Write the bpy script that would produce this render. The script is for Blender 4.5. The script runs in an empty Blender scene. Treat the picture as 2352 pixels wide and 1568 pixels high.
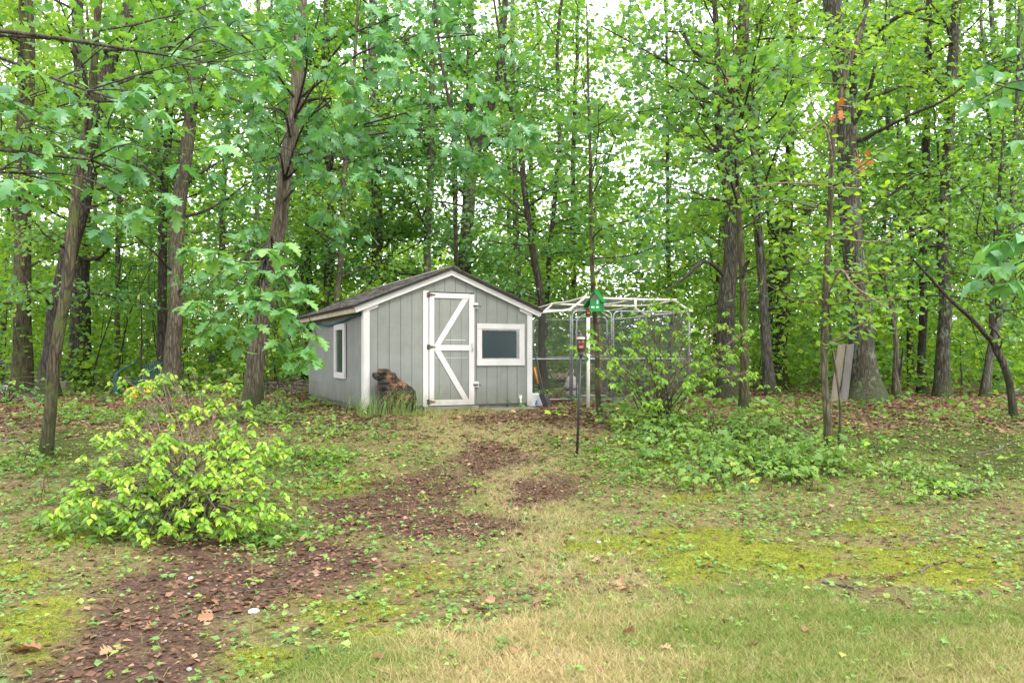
import bpy, bmesh, math, random
import numpy as np
from mathutils import Vector, Matrix

# ------------------------------------------------------------------ layout frame
# picture plane used for surveying the photo: 2352 x 1568, horizon at row 810
F, CX, CY, EYE = 1830.0, 1176.0, 810.0, 0.96
SC = bpy.context.scene
COL = SC.collection

# ------------------------------------------------------------------ camera
cam = bpy.data.cameras.new('camera')
cam.sensor_width = 36.0
cam.lens = 36.0 * F / 2352.0
cam.shift_y = (CY - 784.0) / 2352.0
cam.clip_start = 0.05
cam.clip_end = 2000.0
cam_o = bpy.data.objects.new('camera', cam)
COL.objects.link(cam_o)
cam_o.location = (0, 0, EYE)
cam_o.rotation_euler = (math.radians(90), 0, 0)
SC.camera = cam_o

# ------------------------------------------------------------------ sky, sun, exposure
SUN_EL, SUN_AZ = 56.0, 142.0      # azimuth clockwise from +Y (the view direction)
w = bpy.data.worlds.new('World')
SC.world = w
w.use_nodes = True
nt = w.node_tree
nt.nodes.clear()
sky = nt.nodes.new('ShaderNodeTexSky')
sky.sky_type = 'NISHITA'
sky.sun_disc = False
sky.sun_elevation = math.radians(SUN_EL)
sky.sun_rotation = math.radians(SUN_AZ)
sky.dust_density = 4.0
sky.ozone_density = 0.6
ovc = nt.nodes.new('ShaderNodeMix')       # an overcast lid: mostly even white cloud
ovc.data_type = 'RGBA'
ovc.inputs[0].default_value = 0.75
ovc.inputs[7].default_value = (10.5, 10.7, 11.0, 1)
nt.links.new(sky.outputs[0], ovc.inputs[6])
bg = nt.nodes.new('ShaderNodeBackground')
bg.inputs['Strength'].default_value = 0.12
nt.links.new(ovc.outputs[2], bg.inputs['Color'])
wo = nt.nodes.new('ShaderNodeOutputWorld')
nt.links.new(bg.outputs[0], wo.inputs[0])

sl = bpy.data.lights.new('sun', 'SUN')
sl.energy = 1.5
sl.angle = math.radians(16)
sl.color = (1.0, 0.96, 0.89)
so = bpy.data.objects.new('sun', sl)
COL.objects.link(so)
so.location = (8, -10, 25)
az, el = math.radians(SUN_AZ), math.radians(SUN_EL)
sd = Vector((math.sin(az) * math.cos(el), math.cos(az) * math.cos(el), math.sin(el)))
so.rotation_euler = (-sd).to_track_quat('-Z', 'Y').to_euler()

SC.view_settings.view_transform = 'Standard'
SC.view_settings.look = 'None'
SC.view_settings.gamma = 1.0
SC.view_settings.use_curve_mapping = False
SC.view_settings.exposure = 1.45
SC.cycles.max_bounces = 8
SC.cycles.diffuse_bounces = 4
SC.cycles.glossy_bounces = 2
SC.cycles.transmission_bounces = 5
SC.cycles.sample_clamp_indirect = 6.0
SC.cycles.use_denoising = True

# ------------------------------------------------------------------ helpers: numbers
rng = np.random.default_rng(7)
random.seed(7)


def sstep(a, b, x):
    t = np.clip((np.asarray(x, float) - a) / (b - a), 0, 1)
    return t * t * (3 - 2 * t)


def _h(ix, iy, s):
    n = (ix.astype(np.int64) * 374761393 + iy.astype(np.int64) * 668265263 + s * 974634777) & 0x7fffffff
    n = ((n ^ (n >> 13)) * 1274126177) & 0x7fffffff
    return ((n ^ (n >> 16)) & 0xffff) / 65535.0


def vn(x, y, s=0):
    x = np.asarray(x, float); y = np.asarray(y, float)
    ix = np.floor(x); iy = np.floor(y)
    fx = x - ix; fy = y - iy
    fx = fx * fx * (3 - 2 * fx); fy = fy * fy * (3 - 2 * fy)
    a = _h(ix, iy, s); b = _h(ix + 1, iy, s); c = _h(ix, iy + 1, s); d = _h(ix + 1, iy + 1, s)
    return (a + (b - a) * fx) * (1 - fy) + (c + (d - c) * fx) * fy


def fbm(x, y, s=0, o=4):
    t = 0; a = .5; n = 0
    for k in range(o):
        t = t + a * vn(x * 2 ** k, y * 2 ** k, s + k); n += a; a *= .5
    return t / n


def hgt(x, y):
    """ground height"""
    x = np.asarray(x, float); y = np.asarray(y, float)
    toe = 7.9 + 0.5 * np.sin(x * .6 + 1) + 0.5 * (fbm(x * .5, y * .5, 3, 2) - .5)
    h = -0.62 + 0.53 * sstep(toe, 13.3, y)
    # trodden hollow on the way up to the shed door
    cx = np.interp(y, [7, 9, 11, 13.4], [0.6, 0.25, -0.05, -0.45])
    h = h - 0.10 * np.exp(-((x - cx) / .75) ** 2) * sstep(7, 9, y) * (1 - sstep(11.5, 13.2, y))
    h = h + 0.07 * (fbm(x * .55, y * .55, 11, 3) - .5) * sstep(4, 8, y) * (1 - .6 * sstep(12.8, 13.3, y) * (1 - sstep(18, 21, y)))
    h = h + 0.035 * (fbm(x * 2.1, y * 2.1, 12, 3) - .5)
    h = h + 0.9 * (fbm(x * .05, y * .05, 15, 2) - .5) * sstep(25, 60, y) - 0.02 * np.clip(y - 30, 0, 60)
    h = h - 0.05 * np.clip(-y, 0, 6) * 0
    return h


def P(px, py, d):
    return np.array([(px - CX) / F * d, d, EYE + (CY - py) / F * d])


def G(px, py):
    d = np.arange(2.5, 80, .01)
    x = (px - CX) / F * d
    z = EYE + (CY - py) / F * d
    k = np.argmax(z <= hgt(x, d))
    return np.array([x[k], d[k], float(hgt(x[k], d[k]))])


def onground(x, y, dz=0):
    return np.array([x, y, float(hgt(x, y)) + dz])


def toD(x, y, z):
    y = np.maximum(y, .3)
    return CX + x / y * F, CY - (z - EYE) / y * F


# ------------------------------------------------------------------ helpers: objects
def tag(o, label=None, cat=None, group=None, kind=None):
    if label: o['label'] = label
    if cat: o['category'] = cat
    if group: o['group'] = group
    if kind: o['kind'] = kind
    return o


def thing(name, label, cat, loc=(0, 0, 0), rz=0, group=None):
    o = bpy.data.objects.new(name, None)
    o.empty_display_size = .1
    COL.objects.link(o)
    o.location = loc
    o.rotation_euler = (0, 0, rz)
    return tag(o, label, cat, group)


def put(name, me, mat=None, parent=None, loc=(0, 0, 0), rot=None, kind=None, label=None):
    o = bpy.data.objects.new(name, me)
    COL.objects.link(o)
    if mat is not None and not me.materials:
        me.materials.append(mat)
    if parent is not None:
        o.parent = parent
    o.location = loc
    if rot is not None:
        o.rotation_euler = rot
    return tag(o, label, None, None, kind)


def npmesh(name, V, Fc, smooth=False, rnd=None, off=None):
    """V (n,3), Fc (m,k) constant polygon size"""
    V = np.asarray(V, np.float32)
    if off is not None:
        V = V - np.asarray(off, np.float32)
    Fc = np.asarray(Fc, np.int32)
    m, k = Fc.shape
    me = bpy.data.meshes.new(name)
    me.vertices.add(len(V)); me.vertices.foreach_set('co', V.ravel())
    me.loops.add(m * k); me.loops.foreach_set('vertex_index', Fc.ravel())
    me.polygons.add(m)
    me.polygons.foreach_set('loop_start', np.arange(0, m * k, k, dtype=np.int32))
    me.polygons.foreach_set('loop_total', np.full(m, k, np.int32))
    me.polygons.foreach_set('use_smooth', np.full(m, smooth, bool))
    if rnd is not None:
        a = me.attributes.new('rnd', 'FLOAT', 'FACE')
        a.data.foreach_set('value', np.asarray(rnd, np.float32))
    me.update(calc_edges=True)
    return me


class MB:
    """collects simple solids into one mesh"""
    def __init__(s): s.bm = bmesh.new()

    def box(s, x0, x1, y0, y1, z0, z1):
        v = [s.bm.verts.new((x, y, z)) for x in (x0, x1) for y in (y0, y1) for z in (z0, z1)]
        for f in ((0, 1, 3, 2), (4, 6, 7, 5), (0, 4, 5, 1), (2, 3, 7, 6), (0, 2, 6, 4), (1, 5, 7, 3)):
            s.bm.faces.new([v[i] for i in f])
        return s

    def prism(s, pts, a, b, axis='y'):
        """pts polygon in (u,v); extruded a..b along axis; axis y: (u,_,v); x: (_,u,v); z: (u,v,_)"""
        def m(u, v, t):
            return {'y': (u, t, v), 'x': (t, u, v), 'z': (u, v, t)}[axis]
        A = [s.bm.verts.new(m(u, v, a)) for u, v in pts]
        B = [s.bm.verts.new(m(u, v, b)) for u, v in pts]
        n = len(pts)
        s.bm.faces.new(A); s.bm.faces.new(B[::-1])
        for i in range(n):
            s.bm.faces.new([A[i], B[i], B[(i + 1) % n], A[(i + 1) % n]])
        return s

    def tube(s, path, r, sides=8, cap=True):
        V, Q = tube(path, r, sides)
        vs = [s.bm.verts.new(v) for v in V]
        for q in Q:
            s.bm.faces.new([vs[i] for i in q])
        if cap:
            s.bm.faces.new(vs[:sides][::-1]); s.bm.faces.new(vs[-sides:])
        return s

    def lathe(s, prof, n=16, c=(0, 0, 0)):
        rings = []
        for r, z in prof:
            rings.append([s.bm.verts.new((c[0] + r * math.cos(2 * math.pi * i / n), c[1] + r * math.sin(2 * math.pi * i / n), c[2] + z)) for i in range(n)])
        for a, b in zip(rings, rings[1:]):
            for i in range(n):
                s.bm.faces.new([a[i], a[(i + 1) % n], b[(i + 1) % n], b[i]])
        s.bm.faces.new(rings[0][::-1]); s.bm.faces.new(rings[-1])
        return s

    def mesh(s, name, smooth=False, bevel=0, xf=None):
        if bevel:
            bmesh.ops.bevel(s.bm, geom=list(s.bm.edges), offset=bevel, segments=1, affect='EDGES', profile=.6)
        bmesh.ops.recalc_face_normals(s.bm, faces=s.bm.faces)
        if xf is not None:
            s.bm.transform(xf)
        me = bpy.data.meshes.new(name)
        s.bm.to_mesh(me); s.bm.free()
        if smooth:
            me.shade_smooth()
        return me


def tube(path, r, sides=8, jit=0, seed=0):
    path = np.asarray(path, float)
    n = len(path)
    r = np.broadcast_to(np.asarray(r, float), (n,))
    t = np.gradient(path, axis=0)
    t /= np.linalg.norm(t, axis=1)[:, None] + 1e-9
    m = np.abs(t.mean(0))
    ref = np.array([1., 0, 0]) if m[2] > .7 else np.array([0, 0, 1.])
    u = np.cross(t, ref); u /= np.linalg.norm(u, axis=1)[:, None] + 1e-9
    v = np.cross(t, u)
    a = np.arange(sides) / sides * 2 * np.pi
    rr = r[:, None] * np.ones(sides)
    if jit:
        ii, jj = np.meshgrid(np.arange(n), np.arange(sides), indexing='ij')
        nz = .5 * (vn(ii * .35 + seed * 7.1, jj * .9 + 3, seed) + vn(ii * .35 + seed * 7.1, ((jj + sides // 2) % sides) * .9 + 9, seed + 5))
        rr = rr * (1 + jit * (nz - .5) * 2)
    V = path[:, None] + rr[..., None] * (np.cos(a)[None, :, None] * u[:, None] + np.sin(a)[None, :, None] * v[:, None])
    i = np.arange(n - 1)[:, None] * sides
    j = np.arange(sides)[None]
    k = (j + 1) % sides
    Q = np.stack([i + j, i + k, i + sides + k, i + sides + j], -1).reshape(-1, 4)
    return V.reshape(-1, 3), Q


class TB:
    """many tubes in one quad mesh"""
    def __init__(s): s.V = []; s.Q = []; s.n = 0

    def add(s, path, r, sides=5, jit=0, seed=0):
        V, Q = tube(path, r, sides, jit, seed)
        s.V.append(V); s.Q.append(Q + s.n); s.n += len(V)

    def mesh(s, name, off):
        return npmesh(name, np.concatenate(s.V), np.concatenate(s.Q), True, off=off)


def spline(pts, n):
    """Catmull-Rom through pts (any dimension), n samples"""
    p = np.asarray(pts, float)
    if len(p) == 2:
        return p[0] + (p[1] - p[0]) * np.linspace(0, 1, n)[:, None]
    q = np.vstack([2 * p[0] - p[1], p, 2 * p[-1] - p[-2]])
    t = np.linspace(0, len(p) - 1 - 1e-6, n)
    i = t.astype(int); f = (t - i)[:, None]
    a, b, c, d = q[i], q[i + 1], q[i + 2], q[i + 3]
    return .5 * (2 * b + (c - a) * f + (2 * a - 5 * b + 4 * c - d) * f ** 2 + (3 * b - a - 3 * c + d) * f ** 3)


# ------------------------------------------------------------------ materials
def new_mat(name):
    m = bpy.data.materials.new(name)
    m.use_nodes = True
    t = m.node_tree
    t.nodes.clear()
    return m, t, t.nodes, t.links


def nd(t, typ, **kw):
    n = t.nodes.new(typ)
    for k, v in kw.items():
        setattr(n, k, v)
    return n


def ramp(t, stops, fac=None):
    r = t.nodes.new('ShaderNodeValToRGB')
    e = r.color_ramp.elements
    while len(e) < len(stops):
        e.new(.5)
    for i, (p, c) in enumerate(stops):
        e[i].position = p
        e[i].color = tuple(c) + (1,)
    if fac is not None:
        t.links.new(fac, r.inputs[0])
    return r


def coords(t, scale, kind='Object'):
    tc = t.nodes.new('ShaderNodeTexCoord')
    mp = t.nodes.new('ShaderNodeMapping')
    mp.inputs['Scale'].default_value = scale
    t.links.new(tc.outputs[kind], mp.inputs[0])
    return mp.outputs[0]


def noise(t, vec, scale, detail=4, rough=.6):
    n = t.nodes.new('ShaderNodeTexNoise')
    n.inputs['Scale'].default_value = scale
    n.inputs['Detail'].default_value = detail
    n.inputs['Roughness'].default_value = rough
    t.links.new(vec, n.inputs['Vector'])
    return n.outputs[0]


def surf(name, stops, scale=6, stretch=(1, 1, 1), rough=.7, metal=0, bump=0, bscale=None, spec=.4, spots=None, detail=5):
    """noise-coloured surface; stops = [(pos,color)...]; spots = (scale, lo, hi, color) blotches of another colour"""
    m, t, N, L = new_mat(name)
    b = nd(t, 'ShaderNodeBsdfPrincipled')
    o = nd(t, 'ShaderNodeOutputMaterial')
    L.new(b.outputs[0], o.inputs[0])
    v = coords(t, stretch)
    f = noise(t, v, scale, detail)
    r = ramp(t, stops, f)
    c = r.outputs[0]
    for sp in ([spots] if spots and not isinstance(spots, list) else (spots or [])):
        v2 = coords(t, (1, 1, 1))
        f2 = noise(t, v2, sp[0], 4, .65)
        mr = nd(t, 'ShaderNodeMapRange')
        mr.inputs[1].default_value = sp[1]; mr.inputs[2].default_value = sp[2]
        L.new(f2, mr.inputs[0])
        mx = nd(t, 'ShaderNodeMix', data_type='RGBA')
        L.new(mr.outputs[0], mx.inputs[0]); L.new(c, mx.inputs[6])
        mx.inputs[7].default_value = tuple(sp[3]) + (1,)
        c = mx.outputs[2]
    L.new(c, b.inputs['Base Color'])
    b.inputs['Roughness'].default_value = rough
    b.inputs['Metallic'].default_value = metal
    b.inputs['Specular IOR Level'].default_value = spec
    if bump:
        bn = nd(t, 'ShaderNodeBump')
        bn.inputs['Strength'].default_value = bump
        bn.inputs['Distance'].default_value = .02
        f3 = noise(t, v, bscale or scale * 3, 5, .7)
        L.new(f3, bn.inputs['Height'])
        L.new(bn.outputs[0], b.inputs['Normal'])
    return m


def bark(name, c0, c1, c2, lichen=None, amt=.55, scale=14):
    """furrowed bark: stretched ridges, optional lichen or moss blotches"""
    m, t, N, L = new_mat(name)
    b = nd(t, 'ShaderNodeBsdfPrincipled'); o = nd(t, 'ShaderNodeOutputMaterial')
    L.new(b.outputs[0], o.inputs[0])
    v = coords(t, (1, 1, .16))
    f = noise(t, v, scale * 1.6, 5, .65)
    vo = nd(t, 'ShaderNodeTexVoronoi'); vo.feature = 'DISTANCE_TO_EDGE'
    vo.inputs['Scale'].default_value = scale * 1.5
    L.new(v, vo.inputs['Vector'])
    vr = nd(t, 'ShaderNodeMapRange'); vr.inputs[2].default_value = .22
    L.new(vo.outputs[0], vr.inputs[0])
    mu = nd(t, 'ShaderNodeMath', operation='MULTIPLY'); L.new(f, mu.inputs[0])
    ad = nd(t, 'ShaderNodeMath', operation='MULTIPLY_ADD'); L.new(vr.outputs[0], ad.inputs[0]); ad.inputs[1].default_value = .5; ad.inputs[2].default_value = .55
    L.new(ad.outputs[0], mu.inputs[1])
    r = ramp(t, [(.22, c0), (.45, c1), (.72, c2)], mu.outputs[0])
    c = r.outputs[0]
    v2 = coords(t, (1, 1, .6))
    big = noise(t, v2, 1.4, 3, .6)
    mrb = nd(t, 'ShaderNodeMapRange'); mrb.inputs[1].default_value = .35; mrb.inputs[2].default_value = .7; mrb.inputs[3].default_value = .75; mrb.inputs[4].default_value = 1.2
    L.new(big, mrb.inputs[0])
    hs = nd(t, 'ShaderNodeHueSaturation'); L.new(mrb.outputs[0], hs.inputs['Value']); L.new(c, hs.inputs['Color'])
    c = hs.outputs[0]
    if lichen:
        f2 = noise(t, v2, 5.5, 6, .75)
        mr = nd(t, 'ShaderNodeMapRange'); mr.inputs[1].default_value = amt; mr.inputs[2].default_value = amt + .08; mr.inputs[4].default_value = .8
        L.new(f2, mr.inputs[0])
        mx = nd(t, 'ShaderNodeMix', data_type='RGBA')
        L.new(mr.outputs[0], mx.inputs[0]); L.new(c, mx.inputs[6]); mx.inputs[7].default_value = tuple(lichen) + (1,)
        c = mx.outputs[2]
    # moss climbing the foot of the trunk
    tc = nd(t, 'ShaderNodeTexCoord'); sx = nd(t, 'ShaderNodeSeparateXYZ'); L.new(tc.outputs['Object'], sx.inputs[0])
    hm = nd(t, 'ShaderNodeMapRange'); hm.inputs[1].default_value = 1.6; hm.inputs[2].default_value = .0; hm.inputs[3].default_value = -.12; hm.inputs[4].default_value = .3; L.new(sx.outputs[2], hm.inputs[0])
    fm = noise(t, coords(t, (1, 1, .5)), 4.5, 6, .7)
    sm = nd(t, 'ShaderNodeMath', operation='ADD'); L.new(fm, sm.inputs[0]); L.new(hm.outputs[0], sm.inputs[1])
    mm = nd(t, 'ShaderNodeMapRange'); mm.inputs[1].default_value = .58; mm.inputs[2].default_value = .78; mm.inputs[4].default_value = .85; L.new(sm.outputs[0], mm.inputs[0])
    mz = nd(t, 'ShaderNodeMix', data_type='RGBA'); L.new(mm.outputs[0], mz.inputs[0]); L.new(c, mz.inputs[6]); mz.inputs[7].default_value = (.032, .042, .012, 1)
    c = mz.outputs[2]
    L.new(c, b.inputs['Base Color'])
    b.inputs['Roughness'].default_value = .85
    b.inputs['Specular IOR Level'].default_value = .25
    bn = nd(t, 'ShaderNodeBump'); bn.inputs['Strength'].default_value = .9; bn.inputs['Distance'].default_value = .03
    L.new(mu.outputs[0], bn.inputs['Height']); L.new(bn.outputs[0], b.inputs['Normal'])
    return m


def leafmat(name, stops, tstops, trans=.42, rough=.42, spec=.45, vary=True):
    """leaf: reflecting face plus light let through; every leaf has its own tint (rnd)"""
    m, t, N, L = new_mat(name)
    at = nd(t, 'ShaderNodeAttribute', attribute_name='rnd')
    oi = nd(t, 'ShaderNodeObjectInfo')
    su = nd(t, 'ShaderNodeMath', operation='ADD'); L.new(at.outputs['Fac'], su.inputs[0])
    k = nd(t, 'ShaderNodeMath', operation='MULTIPLY'); L.new(oi.outputs['Random'], k.inputs[0]); k.inputs[1].default_value = 1.0 if not vary else .0
    L.new(k.outputs[0], su.inputs[1])
    if not vary:                          # leaves that are objects of their own take their tint from the object
        fr = nd(t, 'ShaderNodeMath', operation='FRACT'); L.new(su.outputs[0], fr.inputs[0]); su = fr
    r1 = ramp(t, stops, su.outputs[0]); r2 = ramp(t, tstops, su.outputs[0])
    b = nd(t, 'ShaderNodeBsdfPrincipled')
    b.inputs['Roughness'].default_value = rough
    b.inputs['Specular IOR Level'].default_value = spec
    tr = nd(t, 'ShaderNodeBsdfTranslucent')
    L.new(r1.outputs[0], b.inputs['Base Color']); L.new(r2.outputs[0], tr.inputs['Color'])
    mx = nd(t, 'ShaderNodeMixShader'); mx.inputs[0].default_value = trans
    L.new(b.outputs[0], mx.inputs[1]); L.new(tr.outputs[0], mx.inputs[2])
    o = nd(t, 'ShaderNodeOutputMaterial'); L.new(mx.outputs[0], o.inputs[0])
    return m


M = {}
M['siding'] = surf('siding', [(.3, (.205, .215, .198)), (.7, (.25, .26, .24))], 3, rough=.75, bump=.3, bscale=45, spec=.3,
                   spots=(1.1, .62, .8, (.195, .207, .182)))
def weather(m, z0, z1, col, amt):
    """splash and algae along the foot of a painted wall"""
    t = m.node_tree; L = t.links
    b = next(n for n in t.nodes if n.type == 'BSDF_PRINCIPLED')
    src = b.inputs['Base Color'].links[0].from_socket
    tc = nd(t, 'ShaderNodeTexCoord'); sx = nd(t, 'ShaderNodeSeparateXYZ'); L.new(tc.outputs['Object'], sx.inputs[0])
    h = nd(t, 'ShaderNodeMapRange'); h.inputs[1].default_value = z1; h.inputs[2].default_value = z0; L.new(sx.outputs[2], h.inputs[0])
    v = coords(t, (1, 1, .3)); f = noise(t, v, 7, 6, .7)
    ml = nd(t, 'ShaderNodeMath', operation='MULTIPLY'); L.new(h.outputs[0], ml.inputs[0]); L.new(f, ml.inputs[1])
    mr = nd(t, 'ShaderNodeMapRange'); mr.inputs[1].default_value = .12; mr.inputs[2].default_value = .55; mr.inputs[4].default_value = amt; L.new(ml.outputs[0], mr.inputs[0])
    v2 = coords(t, (1, 1, .06)); f2 = noise(t, v2, 9, 4, .6)          # faint run marks down the boards
    m2 = nd(t, 'ShaderNodeMapRange'); m2.inputs[1].default_value = .56; m2.inputs[2].default_value = .75; m2.inputs[4].default_value = .28; L.new(f2, m2.inputs[0])
    mx = nd(t, 'ShaderNodeMath', operation='MAXIMUM'); L.new(mr.outputs[0], mx.inputs[0]); L.new(m2.outputs[0], mx.inputs[1])
    mc = nd(t, 'ShaderNodeMix', data_type='RGBA'); L.new(mx.outputs[0], mc.inputs[0]); L.new(src, mc.inputs[6]); mc.inputs[7].default_value = tuple(col) + (1,)
    L.new(mc.outputs[2], b.inputs['Base Color'])


weather(M['siding'], 0, .55, (.12, .125, .085), .75)
M['trim'] = surf('trim', [(.3, (.54, .52, .515)), (.7, (.63, .61, .605))], 3, (1, 1, .5), rough=.6, bump=.15, bscale=40,
                 spots=[(2.2, .66, .8, (.55, .52, .49)), (26, .72, .76, (.4, .37, .33))])
weather(M['trim'], 0, .4, (.3, .27, .2), .7)
M['soffit'] = surf('soffit', [(.3, (.36, .30, .22)), (.7, (.5, .43, .33))], 4, rough=.8, bump=.2)
M['shingle'] = surf('shingle', [(.3, (.075, .072, .068)), (.5, (.15, .142, .13)), (.72, (.25, .23, .2))], 16, rough=.95, bump=.6, bscale=120, spec=.15)
M['dark_wood'] = surf('dark_wood', [(.3, (.02, .018, .018)), (.7, (.05, .045, .045))], 8, rough=.8)
M['pane'] = surf('pane', [(.35, (.016, .03, .036)), (.65, (.032, .05, .056))], 90, rough=.22, spec=.5)
M['alu'] = surf('alu', [(.3, (.32, .32, .32)), (.7, (.5, .5, .5))], 12, rough=.4, metal=.6)
M['galv'] = surf('galv', [(.3, (.25, .27, .29)), (.7, (.42, .44, .47))], 18, rough=.45, metal=.5)
M['wire'] = surf('wire', [(.3, (.10, .11, .11)), (.7, (.19, .2, .2))], 18, rough=.5, metal=.3)
M['rust'] = surf('rust', [(.3, (.12, .06, .04)), (.7, (.24, .12, .075))], 14, rough=.85, bump=.3)
M['iron'] = surf('iron', [(.35, (.05, .05, .055)), (.65, (.14, .135, .13))], 30, rough=.55, metal=.5)
M['rusty_iron'] = surf('rusty_iron', [(.35, (.1, .09, .09)), (.6, (.2, .1, .06))], 30, rough=.7, metal=.2)
M['pvc'] = surf('pvc', [(.3, (.6, .57, .48)), (.7, (.78, .75, .66))], 5, rough=.5, bump=.1,
                spots=[(9, .58, .68, (.35, .33, .18)), (22, .66, .72, (.2, .17, .12))])
M['pvc_clean'] = surf('pvc_clean', [(.3, (.68, .66, .56)), (.7, (.8, .78, .7))], 4, rough=.45, spots=(6, .64, .76, (.5, .48, .27)))
M['concrete'] = surf('concrete', [(.3, (.13, .13, .1)), (.7, (.24, .235, .19))], 5, rough=.9, bump=.4, spots=(3, .5, .65, (.12, .14, .06)))
M['black'] = surf('black', [(.3, (.012, .012, .013)), (.7, (.03, .03, .032))], 9, rough=.45)
M['tiki_dark'] = surf('tiki_dark', [(.3, (.02, .017, .016)), (.7, (.065, .05, .045))], 12, rough=.5, bump=.3)
M['tiki_brown'] = surf('tiki_brown', [(.3, (.05, .025, .016)), (.7, (.13, .065, .04))], 12, rough=.5, bump=.3)
M['red'] = surf('red', [(.3, (.55, .07, .04)), (.7, (.72, .13, .08))], 9, rough=.5)
M['orange'] = surf('orange', [(.3, (.7, .22, .02)), (.7, (.85, .33, .04))], 9, rough=.5)
M['yellow'] = surf('yellow', [(.3, (.75, .38, .01)), (.7, (.9, .52, .02))], 9, rough=.45)
M['cream'] = surf('cream', [(.3, (.45, .4, .3)), (.7, (.6, .54, .42))], 15, rough=.6)
M['feeder'] = surf('feeder', [(.3, (.0, .19, .035)), (.7, (.005, .27, .06))], 7, rough=.3, spec=.5)
M['feeder_print'] = surf('feeder_print', [(.3, (.45, .6, .47)), (.7, (.65, .75, .65))], 30, rough=.4)
M['card'] = surf('card', [(.3, (.12, .1, .07)), (.7, (.2, .17, .12))], 12, rough=.8)
M['cord'] = surf('cord', [(.3, (.6, .5, .02)), (.7, (.75, .62, .05))], 12, rough=.7)
M['bag'] = surf('bag', [(.3, (.55, .57, .62)), (.7, (.7, .72, .76))], 10, rough=.35, bump=.3)
M['blue_print'] = surf('blue_print', [(.3, (.05, .12, .4)), (.7, (.09, .18, .5))], 10, rough=.4)
M['blue_cable'] = surf('blue_cable', [(.3, (.0, .09, .13)), (.7, (.01, .16, .21))], 10, rough=.5)
M['carving'] = surf('carving', [(.36, (.012, .009, .008)), (.5, (.036, .025, .018)), (.66, (.12, .068, .04))], 5, (1, 1, .55), rough=.75, bump=1.0, bscale=24,
                    spots=[(6.5, .54, .6, (.2, .10, .055)), (7, .63, .72, (.035, .042, .016))])
M['board'] = surf('board', [(.3, (.10, .085, .062)), (.7, (.18, .155, .12))], 6, (4, 4, .3), rough=.85, bump=.3)
M['grey_board'] = surf('grey_board', [(.3, (.075, .07, .062)), (.7, (.14, .13, .115))], 6, (4, 4, .3), rough=.85, bump=.3)
M['chair_green'] = surf('chair_green', [(.3, (.012, .045, .035)), (.7, (.025, .08, .06))], 8, rough=.5)
M['stone'] = surf('stone', [(.3, (.2, .19, .18)), (.7, (.38, .36, .34))], 12, rough=.85, bump=.3)
M['pale_stone'] = surf('pale_stone', [(.3, (.5, .46, .43)), (.7, (.68, .64, .62))], 14, rough=.8, bump=.2)
M['stick'] = surf('stick', [(.3, (.05, .038, .03)), (.7, (.15, .12, .1))], 20, rough=.9, bump=.3)
M['bark_brown'] = bark('bark_brown', (.018, .017, .012), (.062, .055, .04), (.15, .135, .102), (.09, .11, .06), .6)
M['bark_tan'] = bark('bark_tan', (.034, .029, .02), (.10, .084, .057), (.2, .17, .122), (.11, .12, .065), .62)
M['bark_dark'] = bark('bark_dark', (.012, .011, .009), (.045, .037, .028), (.105, .088, .066), (.07, .09, .045), .62)
M['bark_lichen'] = bark('bark_lichen', (.018, .017, .012), (.06, .053, .038), (.14, .125, .095), (.15, .19, .13), .54)
M['bark_grey'] = bark('bark_grey', (.035, .032, .026), (.105, .095, .077), (.21, .19, .155), (.17, .2, .15), .6)
M['bark_moss'] = bark('bark_moss', (.02, .018, .011), (.07, .055, .034), (.15, .125, .085), (.07, .095, .025), .5)
M['twig'] = bark('twig', (.02, .016, .013), (.06, .05, .04), (.12, .1, .08))
M['twig_pale'] = bark('twig_pale', (.1, .07, .05), (.2, .15, .11), (.3, .24, .18))

# leaf colours
M['oak'] = leafmat('oak', [(0, (.045, .145, .05)), (.4, (.08, .225, .082)), (.75, (.125, .31, .115)), (1, (.19, .38, .115))],
                   [(0, (.09, .30, .04)), (1, (.26, .54, .06))], .36, .40, .55, vary=False)
M['oak_low'] = leafmat('oak_low', [(0, (.07, .2, .055)), (.5, (.115, .285, .085)), (1, (.21, .39, .10))],
                       [(0, (.13, .38, .04)), (1, (.32, .58, .06))], .36, .40, .55, vary=False)
M['maple'] = leafmat('maple', [(0, (.035, .11, .035)), (.5, (.08, .205, .05)), (.85, (.15, .30, .055)), (1, (.24, .36, .07))],
                     [(0, (.10, .30, .03)), (1, (.32, .56, .035))], .46)
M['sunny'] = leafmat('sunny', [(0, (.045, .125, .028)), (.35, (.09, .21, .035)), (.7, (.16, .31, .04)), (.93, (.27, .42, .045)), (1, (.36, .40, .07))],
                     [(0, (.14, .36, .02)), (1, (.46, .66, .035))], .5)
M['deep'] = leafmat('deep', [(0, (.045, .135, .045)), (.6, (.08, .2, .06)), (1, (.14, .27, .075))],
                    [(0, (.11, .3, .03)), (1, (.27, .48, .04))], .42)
M['lime'] = leafmat('lime', [(0, (.085, .21, .02)), (.3, (.16, .33, .022)), (.65, (.25, .43, .028)), (.92, (.35, .49, .04)), (1, (.5, .47, .06))],
                    [(0, (.2, .44, .01)), (1, (.44, .64, .02))], .38, .36, .5, vary=False)
M['spice'] = leafmat('spice', [(0, (.10, .25, .03)), (.5, (.18, .36, .035)), (1, (.3, .46, .045))],
                     [(0, (.24, .5, .015)), (1, (.42, .64, .02))], .42, .4, .45, vary=False)
M['cover'] = leafmat('cover', [(0, (.055, .13, .03)), (.5, (.14, .26, .045)), (.86, (.23, .36, .065)), (1, (.42, .43, .07))],
                     [(0, (.17, .38, .03)), (1, (.36, .52, .04))], .36)
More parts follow.
